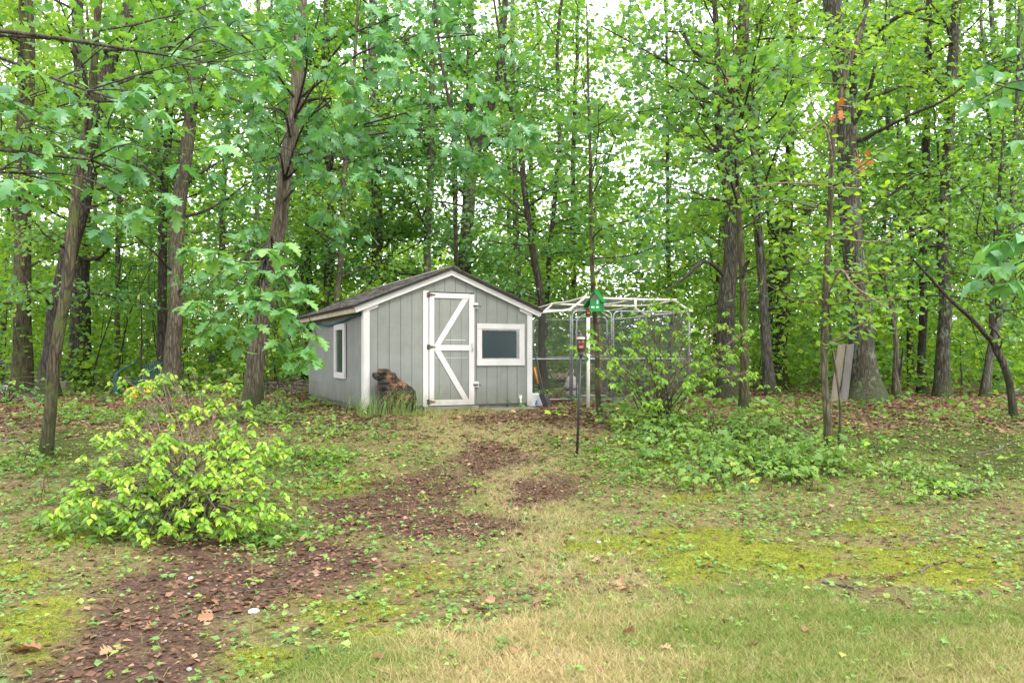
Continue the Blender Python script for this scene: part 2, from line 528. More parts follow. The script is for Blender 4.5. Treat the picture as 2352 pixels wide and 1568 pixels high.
M['weed'] = leafmat('weed', [(0, (.085, .2, .05)), (.5, (.17, .31, .065)), (.85, (.29, .39, .075)), (1, (.48, .45, .1))],
                    [(0, (.18, .36, .02)), (1, (.38, .5, .04))], .3)
M['grass'] = leafmat('grass', [(0, (.10, .19, .03)), (.4, (.19, .25, .055)), (.65, (.33, .30, .11)), (1, (.52, .41, .22))],
                     [(0, (.18, .33, .02)), (.5, (.3, .37, .06)), (1, (.46, .38, .17))], .3, .55, .3)
M['tall_grass'] = leafmat('tall_grass', [(0, (.10, .22, .04)), (.6, (.2, .34, .08)), (1, (.42, .42, .2))],
                          [(0, (.2, .4, .03)), (1, (.4, .45, .12))], .35, .45, .4)
M['mossleaf'] = leafmat('mossleaf', [(0, (.03, .05, .01)), (.25, (.07, .10, .014)), (.6, (.19, .23, .02)), (1, (.32, .34, .05))],
                        [(0, (.2, .24, .01)), (1, (.36, .36, .02))], .3, .7, .2)
M['litter'] = leafmat('litter', [(0, (.045, .024, .016)), (.35, (.12, .062, .038)), (.7, (.235, .13, .082)), (.93, (.40, .25, .165)), (1, (.52, .37, .23))],
                      [(0, (.1, .05, .02)), (1, (.35, .18, .08))], .15, .7, .25)
M['dry_leaf'] = leafmat('dry_leaf', [(0, (.22, .11, .06)), (.5, (.38, .21, .12)), (1, (.52, .33, .2))],
                        [(0, (.25, .1, .03)), (1, (.45, .22, .08))], .2, .6, .3, vary=False)
M['orange_leaf'] = leafmat('orange_leaf', [(0, (.34, .12, .04)), (1, (.55, .22, .09))], [(0, (.5, .15, .03)), (1, (.6, .25, .05))], .35, .6, .3)

# ------------------------------------------------------------------ ground zones (surveyed on the photo, then fixed to the ground)
def blob(px, py, L):
    o = np.zeros_like(px)
    for cx, cy, rx, ry in L:
        o = np.maximum(o, np.exp(-1.1 * (((px - cx) / rx) ** 2 + ((py - cy) / ry) ** 2)))
    return o


def zones(x, y):
    z = hgt(x, y)
    px, py = toD(x, y, z)
    near = y < 2.6
    py = np.where(near, 1900., py); px = np.where(near, 1800., px)
    n1 = fbm(x * 1.1, y * 1.1, 21, 4); n2 = fbm(x * 3.1, y * 3.1, 31, 3); n3 = fbm(x * .7, y * .7, 41, 3)
    L = np.interp(px, [0, 430, 700, 900, 1250, 1700, 2352], [1760, 1640, 1540, 1475, 1425, 1375, 1400])
    lawn = sstep(-35, 45, py - L + (n1 - .5) * 190)
    c = np.interp(py, [930, 960, 1040, 1120, 1200, 1300, 1400], [1060, 1090, 1135, 1190, 1250, 1330, 1400])
    hw = np.interp(py, [930, 1000, 1100, 1200, 1400], [190, 130, 105, 130, 200])
    path = np.exp(-((px - c) / hw) ** 2) * sstep(925, 945, py) * (1 - sstep(1320, 1430, py))
    path = np.clip(path * 1.5 + (n1 - .5) * .5 * (path > .1), 0, 1)
    dirt = blob(px, py, [(520, 1350, 300, 75), (330, 1450, 190, 100), (230, 1540, 260, 70), (760, 1300, 180, 55), (960, 1130, 150, 50), (830, 1170, 130, 40),
                         (1130, 1060, 85, 50), (1210, 1130, 90, 50), (1270, 955, 90, 20), (470, 1250, 160, 45), (1180, 960, 90, 14), (1000, 1210, 150, 35)])
    dirt = sstep(.12, .66, dirt + (n1 - .5) * 1.0 + (n2 - .5) * .7)
    moss = blob(px, py, [(70, 1470, 150, 110), (30, 1330, 120, 60), (780, 1400, 190, 45), (1750, 1285, 420, 80), (2150, 1300, 330, 80), (1600, 1240, 200, 40),
                         (620, 1520, 120, 40), (1510, 1065, 70, 20), (820, 1120, 120, 30), (1380, 1250, 150, 35), (920, 1330, 150, 40), (2000, 1210, 200, 35),
                         (150, 1220, 100, 40), (1560, 1150, 100, 22), (950, 1470, 180, 35)])
    n4 = fbm(x * 9, y * 9, 37, 3)
    moss = sstep(.38, .8, moss + (n3 - .5) * .7 + (n2 - .5) * .9 + (n4 - .5) * .7) * (1 - .75 * dirt)
    shade_moss = sstep(.35, .6, blob(px, py, [(2150, 1015, 260, 42), (150, 1020, 150, 40), (2300, 1060, 160, 40)]) + (n1 - .5) * .9 + (n2 - .5) * .6)  # darker moss patches: a greener kind, with shade painted into its colour
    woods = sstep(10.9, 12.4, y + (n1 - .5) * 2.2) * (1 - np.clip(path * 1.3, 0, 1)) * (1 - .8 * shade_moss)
    return dict(lawn=lawn, path=path, dirt=dirt, moss=np.maximum(moss, shade_moss * .8), dark=shade_moss, woods=woods, n1=n1, n2=n2, px=px, py=py, z=z)


def axis(a, fine0, fine1, b, step):
    lo = [fine0]; s = step
    while lo[-1] > a:
        s *= 1.22; lo.append(lo[-1] - s)
    hi = [fine1]; s = step
    while hi[-1] < b:
        s *= 1.22; hi.append(hi[-1] + s)
    return np.array(lo[:0:-1] + list(np.arange(fine0, fine1, step)) + hi)


xs = axis(-420, -9, 9, 420, .09)
ys = axis(-60, 2.4, 19, 620, .09)
gx, gy = np.meshgrid(xs, ys)
gz = hgt(gx, gy)
Zg = zones(gx.ravel(), gy.ravel())
near = (1 - sstep(17, 22, gy)) * sstep(2, 3, gy) * (1 - sstep(8, 11, np.abs(gx)))
gz = gz + near * ((fbm(gx * 6, gy * 6, 51, 3) - .5) * .05 + .02 * Zg['moss'].reshape(gx.shape) * fbm(gx * 8, gy * 8, 57, 2))
nx, ny = len(xs), len(ys)
idx = np.arange(nx * ny).reshape(ny, nx)
Q = np.stack([idx[:-1, :-1], idx[:-1, 1:], idx[1:, 1:], idx[1:, :-1]], -1).reshape(-1, 4)
me = npmesh('ground', np.stack([gx, gy, gz], -1).reshape(-1, 3), Q, True)
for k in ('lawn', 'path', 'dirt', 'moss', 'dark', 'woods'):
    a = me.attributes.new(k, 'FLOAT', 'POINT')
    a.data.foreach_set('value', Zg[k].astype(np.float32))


def ground_mat():
    m, t, N, L = new_mat('ground')
    b = nd(t, 'ShaderNodeBsdfPrincipled'); o = nd(t, 'ShaderNodeOutputMaterial'); L.new(b.outputs[0], o.inputs[0])
    v = coords(t, (1, 1, 1))
    fine = noise(t, v, 38, 6, .7); mid = noise(t, v, 7, 5, .65)

    def at(n):
        return nd(t, 'ShaderNodeAttribute', attribute_name=n).outputs['Fac']

    def mix(a, bb, f):
        x = nd(t, 'ShaderNodeMix', data_type='RGBA'); L.new(f, x.inputs[0]); L.new(a, x.inputs[6]); L.new(bb, x.inputs[7]); return x.outputs[2]
    base = ramp(t, [(.3, (.06, .044, .03)), (.45, (.13, .10, .05)), (.58, (.17, .155, .055)), (.75, (.28, .25, .09))], fine).outputs[0]
    soil = ramp(t, [(.3, (.028, .018, .013)), (.5, (.075, .045, .031)), (.7, (.165, .10, .072))], fine).outputs[0]
    soil2 = ramp(t, [(.3, (.045, .032, .026)), (.5, (.11, .072, .055)), (.72, (.23, .15, .115))], fine).outputs[0]
    mossc = ramp(t, [(.3, (.08, .085, .018)), (.5, (.16, .18, .02)), (.7, (.28, .29, .04))], fine).outputs[0]
    straw = ramp(t, [(.3, (.12, .10, .045)), (.5, (.24, .21, .09)), (.7, (.36, .31, .16))], fine).outputs[0]
    pathc = ramp(t, [(.3, (.10, .08, .045)), (.5, (.19, .16, .08)), (.7, (.31, .255, .15))], fine).outputs[0]
    c = mix(base, soil2, at('woods'))
    c = mix(c, pathc, at('path'))
    c = mix(c, soil, at('dirt'))
    c = mix(c, mossc, at('moss'))
    shaded_mossc = ramp(t, [(.3, (.03, .03, .012)), (.5, (.05, .062, .015)), (.7, (.10, .115, .03))], fine).outputs[0]  # dark green moss, its colour also carrying the shade lying there
    c = mix(c, shaded_mossc, at('dark'))
    c = mix(c, straw, at('lawn'))
    hv = nd(t, 'ShaderNodeMapRange'); hv.inputs[1].default_value = .3; hv.inputs[2].default_value = .7; hv.inputs[3].default_value = .75; hv.inputs[4].default_value = 1.25
    L.new(mid, hv.inputs[0])
    hs = nd(t, 'ShaderNodeHueSaturation'); L.new(hv.outputs[0], hs.inputs['Value']); L.new(c, hs.inputs['Color'])
    L.new(hs.outputs[0], b.inputs['Base Color'])
    b.inputs['Roughness'].default_value = .95; b.inputs['Specular IOR Level'].default_value = .15
    bn = nd(t, 'ShaderNodeBump'); bn.inputs['Strength'].default_value = .8; bn.inputs['Distance'].default_value = .02
    L.new(fine, bn.inputs['Height']); L.new(bn.outputs[0], b.inputs['Normal'])
    return m


M['ground'] = ground_mat()
put('ground', me, M['ground'], kind='structure')

# ------------------------------------------------------------------ the shed
TH = math.radians(24.5)
SO = np.array([-0.181 * 13.8, 13.8, 0.0])
SW = 1.52            # ridge offset along the front
shed = thing('garden_shed', 'small grey wooden shed with white trim and a white Z-braced door', 'shed', SO, TH)


def rz_(s, top=2.453):          # underside line of the roof edge
    return top - .403 * abs(s - SW)


def part(name, mb, mat, parent, bevel=0, smooth=False, label=None, kind=None):
    return put(name, mb.mesh(name, smooth, bevel), M[mat], parent, label=label, kind=kind)


# walls (the sheathing behind the boards) and their boards
fw = part('front_wall', MB().prism([(-.06, 0), (3.12, 0), (3.12, rz_(3.12) - .05), (SW, 2.40), (-.06, rz_(-.06) - .05)], .002, .06), 'siding', shed)
EX = [(.99, 1.97, -1, 2.056), (2.05, 2.96, .75, 1.47)]
gro = [-.06] + [.173 + .2055 * k for k in range(14)] + [3.12]
gro = [g for g in gro if g < 3.0] + [3.12]
cuts = sorted(set([round(v, 4) for v in gro + [.99, 1.97, 2.05, 2.96, SW]]))
for a, b in zip(cuts, cuts[1:]):
    if b - a < .012:
        continue
    mid = (a + b) / 2
    ga = .004 if any(abs(a - g) < 1e-3 for g in gro) else 0
    gb = .004 if any(abs(b - g) < 1e-3 for g in gro) else 0
    iv = [(.02, None)]
    for e in EX:
        if e[0] <= mid <= e[1]:
            iv = [(e[3], None)] if e[2] < 0 else [(.02, e[2]), (e[3], None)]
    for z0, z1 in iv:
        q = [(a + ga, z0), (b - gb, z0)]
        q += [(b - gb, z1), (a + ga, z1)] if z1 else [(b - gb, rz_(b) - .03), (a + ga, rz_(a) - .03)]
        part('siding_board', MB().prism(q, -.012, .001), 'siding', fw)
lw = part('side_wall', MB().box(-.058, .0, .02, 5.2, 0.0, rz_(-.06) - .04), 'siding', shed, label='shaded grey side wall with a narrow window')
l = .04
k = 0
while l < 5.19:
    l2 = min(l + .2055, 5.2)
    for z0, z1 in ([(.03, .49), (1.5, 1.72)] if (l + l2) / 2 > 1.36 and (l + l2) / 2 < 2.27 else ([(.03, .29), (.3, 1.72)] if l > 3.45 else [(.03, 1.72)])):
        part('siding_board', MB().box(-.071, -.059, l + .004, l2 - .004, z0, z1), 'siding', lw)
    l = l2
part('far_wall', MB().prism([(-.0, 0), (3.06, 0), (3.06, 1.78), (SW, 2.40), (-.0, 1.78)], 5.14, 5.2), 'siding', shed)
part('right_wall', MB().box(3.062, 3.12, .062, 5.2, 0.0, rz_(3.12) - .04), 'siding', shed)
part('foundation', MB().box(.0, 3.06, .03, 5.15, -.22, -.002), 'concrete', shed)
# corner boards
part('corner_board', MB().box(-.088, .025, -.036, -.013, -.03, rz_(-.06) - .05), 'trim', shed, .003)
part('corner_board', MB().box(-.096, -.0725, -.036, .075, -.03, rz_(-.1) - .05), 'trim', shed, .003)
part('corner_board', MB().box(3.046, 3.153, -.036, -.013, -.03, rz_(3.13) - .05), 'trim', shed, .003)
part('corner_board', MB().box(3.122, 3.15, -.012, .075, -.03, rz_(3.16) - .05), 'trim', shed, .003)
# rake boards along the gable
for s0, s1 in ((-.256, SW), (SW, 3.319)):
    q = [(s0, rz_(s0)), (s1, rz_(s1)), (s1, rz_(s1) - .098), (s0, rz_(s0) - .098)]
    if s0 < 0:
        q[3] = (s0 + .035, rz_(s0 + .035) - .105)
    else:
        q[2] = (s1 - .035, rz_(s1 - .035) - .105)
    part('rake_board', MB().prism(q, -.075, -.042), 'trim', shed, .003)
for s0, s1 in ((-.06, .173), (2.891, 3.12)):
    part('rake_return', MB().prism([(s0, rz_(s0) - .1), (s1, rz_(s1) - .1), (s1, rz_(s1) - .158), (s0, rz_(s0) - .158)], -.040, -.0135), 'trim', shed, .002)
part('side_fascia', MB().box(-.262, -.225, -.04, 5.36, 1.645, 1.742), 'soffit', shed, .003)
part('soffit', MB().prism([(-.224, 1.66), (-.06, 1.70), (-.06, 1.72), (-.224, 1.68)], .08, 5.3), 'soffit', shed)
part('side_fascia', MB().box(3.285, 3.32, -.04, 5.36, 1.65, 1.745), 'soffit', shed, .003)
# roof: deck with shingle courses laid over it
rf = part('roof', MB().prism([(-.29, rz_(-.29) + .006), (SW, 2.459), (3.34, rz_(3.34) + .006), (3.34, rz_(3.34) + .045), (SW, 2.498), (-.29, rz_(-.29) + .045)], -.12, 5.38), 'dark_wood', shed)
ang = math.atan(.403)
NR, exp_ = 14, .142
sh_var = []
for k in range(4):
    m_ = MB()
    a_ = .012 + .004 * k
    m_.prism([(0, 0), (.165, .0), (.165, .004), (0, a_)], .004, .312 + .002 * k)
    sh_var.append(m_.mesh('shingle'))
    sh_var[-1].materials.append(M['shingle'])
rest = MB()
sr = random.Random(4)
for r in range(NR):
    for c in range(18):
        y0 = -.135 + c * .316 - (.158 if r % 2 else 0)
        if y0 < -.32 or y0 > 5.25:
            continue
        u = r * exp_ - .012
        ss = -.3 + u * math.cos(ang)
        zz = rz_(-.3) + .048 + u * math.sin(ang)
        if ss > SW - .1:
            continue
        y1 = max(y0, -.135)
        o = put('shingle', sh_var[sr.randrange(4)], None, rf, (ss, y1, zz), (0, -ang, 0))
        if y0 < -.135:
            o.scale = (1, .5, 1)
        o.scale.x = 1 + sr.uniform(-.02, .02)
        # the mirrored course on the slope turned away
        q = [(3.34 - u * math.cos(ang) + dx, zz + dz) for dx, dz in ((0, .014), (-.15, .065), (-.15, .058), (0, -.002))]
        rest.prism(q, y1 + .003, y1 + .313)
part('shingle_field', rest, 'shingle', rf, kind='stuff')
part('ridge_cap', MB().prism([(SW - .14, 2.462), (SW, 2.523), (SW + .14, 2.462), (SW + .14, 2.474), (SW, 2.537), (SW - .14, 2.474)], -.14, 5.39), 'shingle', rf)
# door
part('door_jamb', MB().box(.991, 1.094, -.034, -.013, .0, 2.066), 'trim', shed, .003)
part('door_gap', MB().box(1.095, 1.972, -.012, -.004, .0, 2.055), 'dark_wood', shed)
dr = part('door', MB().box(1.105, 1.96, -.03, -.0125, .012, 2.03), 'siding', shed)
for a, b in ((1.193, 1.29), (1.29, 1.505), (1.505, 1.712), (1.712, 1.861)):
    for z0, z1 in ((.116, .866), (.874, 1.0), (1.098, 1.19), (1.197, 1.942)):
        part('door_board', MB().box(a + .004, b - .004, -.038, -.031, z0, z1), 'siding', dr)
part('door_seam', MB().box(1.4, 1.8, -.0385, -.0375, 1.188, 1.199), 'trim', dr)
part('door_seam', MB().box(1.2, 1.855, -.0385, -.0375, .867, .873), 'trim', dr)
part('stile', MB().box(1.101, 1.193, -.056, -.0305, .012, 2.034), 'trim', dr, .003)
part('stile', MB().box(1.861, 1.964, -.056, -.0305, .012, 2.026), 'trim', dr, .003)
for z0, z1 in ((.012, .114), (.999, 1.098), (1.941, 2.031)):
    part('rail', MB().box(1.194, 1.860, -.054, -.0305, z0, z1), 'trim', dr, .003)
part('brace', MB().prism([(1.20, 1.10), (1.312, 1.10), (1.852, 1.939), (1.738, 1.939)], -.052, -.0305), 'trim', dr, .002)
part('brace', MB().prism([(1.20, .997), (1.318, .997), (1.852, .116), (1.738, .116)], -.052, -.0305), 'trim', dr, .002)
for z in (1.995, 1.063, .085):
    h = part('hinge', MB().box(1.06, 1.096, -.042, -.0345, z - .045, z + .045), 'iron', dr, .002)
    part('hinge_strap', MB().prism([(1.102, z - .035), (1.215, z - .008), (1.215, z + .008), (1.102, z + .035)], -.063, -.0565), 'rusty_iron', h)
    part('hinge_pin', MB().tube([(1.099, -.06, z - .05), (1.099, -.06, z + .05)], .007, 6), 'iron', h)
for z, w_ in ((1.82, .075), (.38, .09)):
    h = part('latch_block', MB().box(1.972, 1.972 + w_, -.036, -.013, z - .055, z + .055), 'trim', shed, .003)
    part('bolt', MB().box(1.945, 2.03, -.068, -.057, z - .022, z + .012).tube([(1.96, -.066, z + .0), (2.075, -.066, z - .004)], .008, 6).tube([(2.07, -.066, z), (2.075, -.09, z - .02)], .009, 6), 'iron', h)
part('handle', MB().tube(spline([(1.917, -.056, 1.125), (1.917, -.1, 1.105), (1.917, -.105, 1.06), (1.917, -.1, 1.01), (1.917, -.056, .99)], 12), .009, 6), 'alu', dr, smooth=True)
# front window
wn = part('window', MB().box(2.1, 2.9, -.02, .0012, .83, 1.42), 'dark_wood', shed)
part('window_trim', MB().box(2.024, 2.989, -.042, -.0125, 1.397, 1.496), 'trim', wn, .003)
part('window_trim', MB().box(2.020, 2.993, -.042, -.0125, .724, .845), 'trim', wn, .003)
part('window_trim', MB().box(2.024, 2.124, -.040, -.0125, .846, 1.396), 'trim', wn, .003)
part('window_trim', MB().box(2.882, 2.989, -.040, -.0125, .846, 1.396), 'trim', wn, .003)
part('pane', MB().box(2.13, 2.825, -.024, -.021, .862, 1.375), 'pane', wn)
part('window_frame', MB().box(2.125, 2.881, -.036, -.0205, 1.372, 1.390).box(2.125, 2.881, -.036, -.0205, .847, .861).box(2.826, 2.845, -.036, -.0205, .862, 1.371).box(2.862, 2.880, -.032, -.0205, .862, 1.371), 'alu', wn)
# narrow side window
sn = part('side_window', MB().box(-.08, -.0715, 1.4, 2.2, .55, 1.45), 'dark_wood', shed)
part('window_trim', MB().box(-.112, -.0725, 1.35, 2.28, 1.40, 1.515), 'trim', sn, .003)
part('window_trim', MB().box(-.112, -.0725, 1.35, 2.28, .468, .583), 'trim', sn, .003)
part('window_trim', MB().box(-.110, -.0725, 1.35, 1.50, .584, 1.399), 'trim', sn, .003)
part('window_trim', MB().box(-.110, -.0725, 2.13, 2.28, .584, 1.399), 'trim', sn, .003)
part('pane', MB().box(-.084, -.0805, 1.52, 2.1, .60, 1.385), 'pane', sn)
part('window_frame', MB().box(-.094, -.081, 1.502, 1.52, .585, 1.398).box(-.094, -.081, 2.1, 2.128, .585, 1.398), 'alu', sn)
# cable, light, conduit
part('cable', MB().tube(spline([(-.10, .12, 1.625), (-.12, .7, 1.61), (-.12, 1.4, 1.565), (-.12, 2.2, 1.525), (-.12, 3.1, 1.53), (-.1, 4.3, 1.6), (-.09, 5.1, 1.55)], 30), .019, 6), 'blue_cable', shed, smooth=True)
part('floodlight', MB().box(-.2, -.08, 4.75, 4.95, 1.44, 1.58).box(-.24, -.2, 4.73, 4.97, 1.42, 1.6), 'black', shed, .006)
part('conduit', MB().tube(spline([(2.905, -.035, .13), (2.905, -.04, .04), (2.915, -.07, -.03), (2.95, -.12, -.06)], 10), .016, 8).box(2.88, 2.93, -.045, -.0125, .1, .16), 'pvc_clean', shed, smooth=False)
part('doorsill', MB().box(1.0, 2.05, -.06, .03, -.14, -.004), 'concrete', shed, .006)


def shedpt(s, l, z):
    c, n = math.cos(TH), math.sin(TH)
    return np.array([SO[0] + s * c - l * n, SO[1] + s * n + l * c, z])


p = shedpt(2.62, -.32, 0)
st = put('step_slab', MB().prism([(-.48, -.26), (.44, -.22), (.46, .2), (-.4, .22)], -.12, .045, 'z').mesh('step_slab', bevel=.012), M['concrete'], None, (p[0], p[1], float(hgt(p[0], p[1]))), (0, 0, TH))
tag(st, 'mossy concrete slab lying beside the shed door', 'slab')

# carved animal sitting against the front wall
def carving():
    S = .000728

    def e(cx, cz, rx, rz, y, ry, rot=0):
        bm = bmesh.new()
        bmesh.ops.create_icosphere(bm, subdivisions=3, radius=1)
        mt = Matrix.Translation(((cx - 395) * S + .08, y, (1375 - cz) * S)) @ Matrix.Rotation(rot, 4, 'Y') @ Matrix.Diagonal((rx * S, ry, rz * S, 1))
        bm.transform(mt)
        return bm
    big = bmesh.new()
    L = [(660, 420, 175, 112, 0, .10, .12), (500, 452, 110, 66, 0, .072, -.12), (425, 418, 40, 36, 0, .05), (640, 325, 105, 36, 0, .08, .12), (760, 370, 90, 60, 0, .085, .5), (545, 520, 125, 30, 0, .066, -.12),
         (640, 480, 140, 70, 0, .09, -.1), (760, 520, 150, 150, 0, .115), (700, 620, 175, 120, 0, .12), (680, 740, 165, 120, 0, .14), (740, 880, 150, 170, 0, .15, .35),
         (900, 590, 130, 130, 0, .125), (1010, 690, 150, 140, 0, .15), (1130, 770, 150, 140, 0, .165), (1250, 850, 150, 140, 0, .16), (880, 760, 200, 190, 0, .17), (1050, 900, 260, 220, 0, .185),
         (1330, 900, 100, 130, 0, .13), (1360, 1080, 62, 290, -.09, .07), (1230, 1180, 66, 210, -.09, .06), (1010, 1110, 190, 240, 0, .15), (880, 1100, 130, 230, -.02, .12, -.42), (1350, 1080, 62, 290, .09, .07),
         (940, 1290, 150, 90, -.03, .12), (1150, 1340, 300, 50, 0, .19),
         (865, 540, 46, 130, -.125, .032, .12), (840, 450, 60, 70, -.1, .04), (640, 372, 40, 22, -.088, .03), (560, 395, 60, 16, -.07, .03, .25),
         (900, 740, 50, 165, -.165, .028, .4), (720, 900, 50, 100, -.15, .03, .1), (780, 1010, 60, 170, -.13, .04, -.4), (1160, 960, 150, 190, -.165, .045, .35)]
    for a in L:
        b = e(*a)
        tmp = bpy.data.meshes.new('t'); b.to_mesh(tmp); b.free()
        big.from_mesh(tmp); bpy.data.meshes.remove(tmp)
    me = bpy.data.meshes.new('wooden_carving'); big.to_mesh(me); big.free()
    return me


p = shedpt(-.06, -.25, 0)
cv = put('wooden_carving', carving(), M['carving'], None, (p[0], p[1], float(hgt(p[0] + .5, p[1] + .2)) - .02), (0, 0, TH))
rm = cv.modifiers.new('r', 'REMESH'); rm.mode = 'VOXEL'; rm.voxel_size = .0085; rm.use_smooth_shade = True
smd = cv.modifiers.new('s', 'SMOOTH'); smd.iterations = 2
tx = bpy.data.textures.new('chisel', 'VORONOI'); tx.noise_scale = .055
dm = cv.modifiers.new('d', 'DISPLACE'); dm.texture = tx; dm.strength = .032; dm.mid_level = .5
tag(cv, 'dark weathered wooden carving of a sitting animal, snout raised, by the shed wall', 'carving')

# ------------------------------------------------------------------ dog run of chain-link panels with a pipe roof
KR = math.radians(14)
KO = np.array([3.89, 17.5, -.09])
kn = thing('dog_kennel', 'chain-link dog run with galvanised frames and a white pipe roof behind the shed', 'kennel', KO, KR)


def wires(mb, x0, x1, z0, z1, y, along='x', sp=.062, r=.0026):
    def clip(a, b):                      # line u - v = c  /  u + v = c inside the rectangle
        return a, b
    W, H = x1 - x0, z1 - z0
    for sgn in (1, -1):
        c = -H + sp / 2
        while c < W:
            if sgn == 1:
                u0, u1 = max(c, 0), min(c + H, W); p0 = (x0 + u0, z0 + u0 - c); p1 = (x0 + u1, z0 + u1 - c)
            else:
                u0, u1 = max(c, 0), min(c + H, W); p0 = (x0 + u0, z1 - (u0 - c)); p1 = (x0 + u1, z1 - (u1 - c))
            if u1 - u0 > .01:
                d = .0015 * sgn
                if along == 'x':
                    mb.add([(p0[0], y + d, p0[1]), (p1[0], y + d, p1[1])], r, 3)
                elif along == 'y':
                    mb.add([(y + d, p0[0], p0[1]), (y + d, p1[0], p1[1])], r, 3)
                else:
                    mb.add([(p0[0], p0[1], y + d), (p1[0], p1[1], y + d)], r, 3)
            c += sp


def panel(name, x0, x1, y, along='x', z0=.03, z1=1.94, mid=True, bend=.12, rr=.019):
    def p3(u, z):
        return (u, y, z) if along == 'x' else (y, u, z)
    path = [p3(x0, z0), p3(x0, z1 - bend)] + [p3(x0 + bend * (1 - math.cos(t)), z1 - bend + bend * math.sin(t)) for t in (.5, 1.05)] + [p3(x0 + bend, z1), p3(x1 - bend, z1)] + \
           [p3(x1 - bend + bend * math.sin(t), z1 - bend + bend * math.cos(t)) for t in (.5, 1.05)] + [p3(x1, z1 - bend), p3(x1, z0)]
    m = MB()
    m.tube(path[:5], rr, 8); m.tube(path[4:6], rr, 8); m.tube(path[5:], rr, 8)
    m.tube([p3(x0, z0 + .04), p3(x1, z0 + .04)], rr * .9, 8)
    if mid:
        m.tube([p3(x0, z0 + .89), p3(x1, z0 + .89)], rr * .85, 8)
    fr = put(name, m.mesh(name, True), M['galv'], kn)
    t = TB()
    wires(t, x0 + .015, x1 - .015, z0 + .05, z1 - .02, y, along)
    put('chain_link_mesh', t.mesh('chain_link_mesh', (0, 0, 0)), M['wire'], fr)
    return fr


panel('fence_panel', -4.5, -2.74, 0)
panel('gate_frame', -2.70, -1.82, -.01, rr=.021)
gt = panel('gate', -2.60, -1.92, .0, z0=.1, z1=1.81, bend=.1, rr=.016)
put('gate_latch', MB().box(-1.93, -1.80, -.045, -.02, 1.28, 1.33).box(-1.90, -1.86, -.06, -.02, 1.24, 1.40).mesh('gate_latch'), M['iron'], gt)
panel('fence_panel', -1.77, -.01, 0)
panel('fence_panel', -4.5, -2.3, 4.65)
panel('fence_panel', -2.25, -.02, 4.65)
panel('fence_panel', .03, 2.3, .02, 'y')
panel('fence_panel', 2.34, 4.62, .02, 'y')
arch = [(-4.5, 1.81), (-2.78, 1.95), (-2.42, 2.22), (-.37, 2.20), (.02, 1.97)]
for y in (-.03, 2.3, 4.6):
    m = MB()
    for a, b in zip(arch, arch[1:]):
        m.tube(spline([(a[0], y, a[1]), ((a[0] + b[0]) / 2, y + .01, (a[1] + b[1]) / 2 - .012), (b[0], y, b[1])], 6), .025, 8)
    for a in arch[1:]:
        m.tube([(a[0] - .05, y, a[1] - .006), (a[0] + .05, y, a[1] + .0)], .031, 8)
    put('roof_hoop', m.mesh('roof_hoop', True), M['pvc'], kn)
for x, z in ((-2.42, 2.23), (-1.28, 2.21), (-.37, 2.19), (.03, 1.98)):
    m = MB().tube(spline([(x, -.02, z), (x, 1.2, z - .03), (x, 2.3, z), (x, 3.5, z - .03), (x, 4.6, z)], 14), .023, 8)
    if abs(x + 1.28) < .01:
        m.tube([(x, -.03, z), (x, -.03, z - .26)], .03, 8)
    put('roof_pipe', m.mesh('roof_pipe', True), M['pvc'], kn)
t = TB(); wires(t, -2.42, -.37, .0, 4.6, 2.245, 'z', .09, .0014)
put('roof_netting', t.mesh('roof_netting', (0, 0, 0)), M['wire'], kn)
put('sill_timber', MB().box(-2.74, -1.2, -.1, -.04, .0, .10).mesh('sill_timber', bevel=.01), M['grey_board'], kn)
p = P(1378, 800, 18.9)
o = put('rusty_post', MB().tube(spline([(p[0], p[1], -.1), (p[0] - .015, p[1], .9), (p[0] - .06, p[1], 1.83)], 8), .062, 10).mesh('rusty_post', True), M['rust'])
tag(o, 'rust-brown post standing inside the chain-link run', 'post')
# a small stone figure inside the run
p = onground(*(P(1312, 870, 18.6)[:2]))
g = thing('garden_statue', 'small grey seated stone figure inside the chain-link run', 'statue', p)
put('plinth', MB().lathe([(.16, 0), (.16, .16), (.13, .2)], 10).mesh('plinth', True), M['stone'], g)
put('figure', MB().lathe([(.17, .2), (.19, .26), (.13, .36), (.12, .46), (.06, .52), (.055, .54), (.075, .59), (.06, .66), (.02, .69)], 14).mesh('figure', True), M['stone'], g)


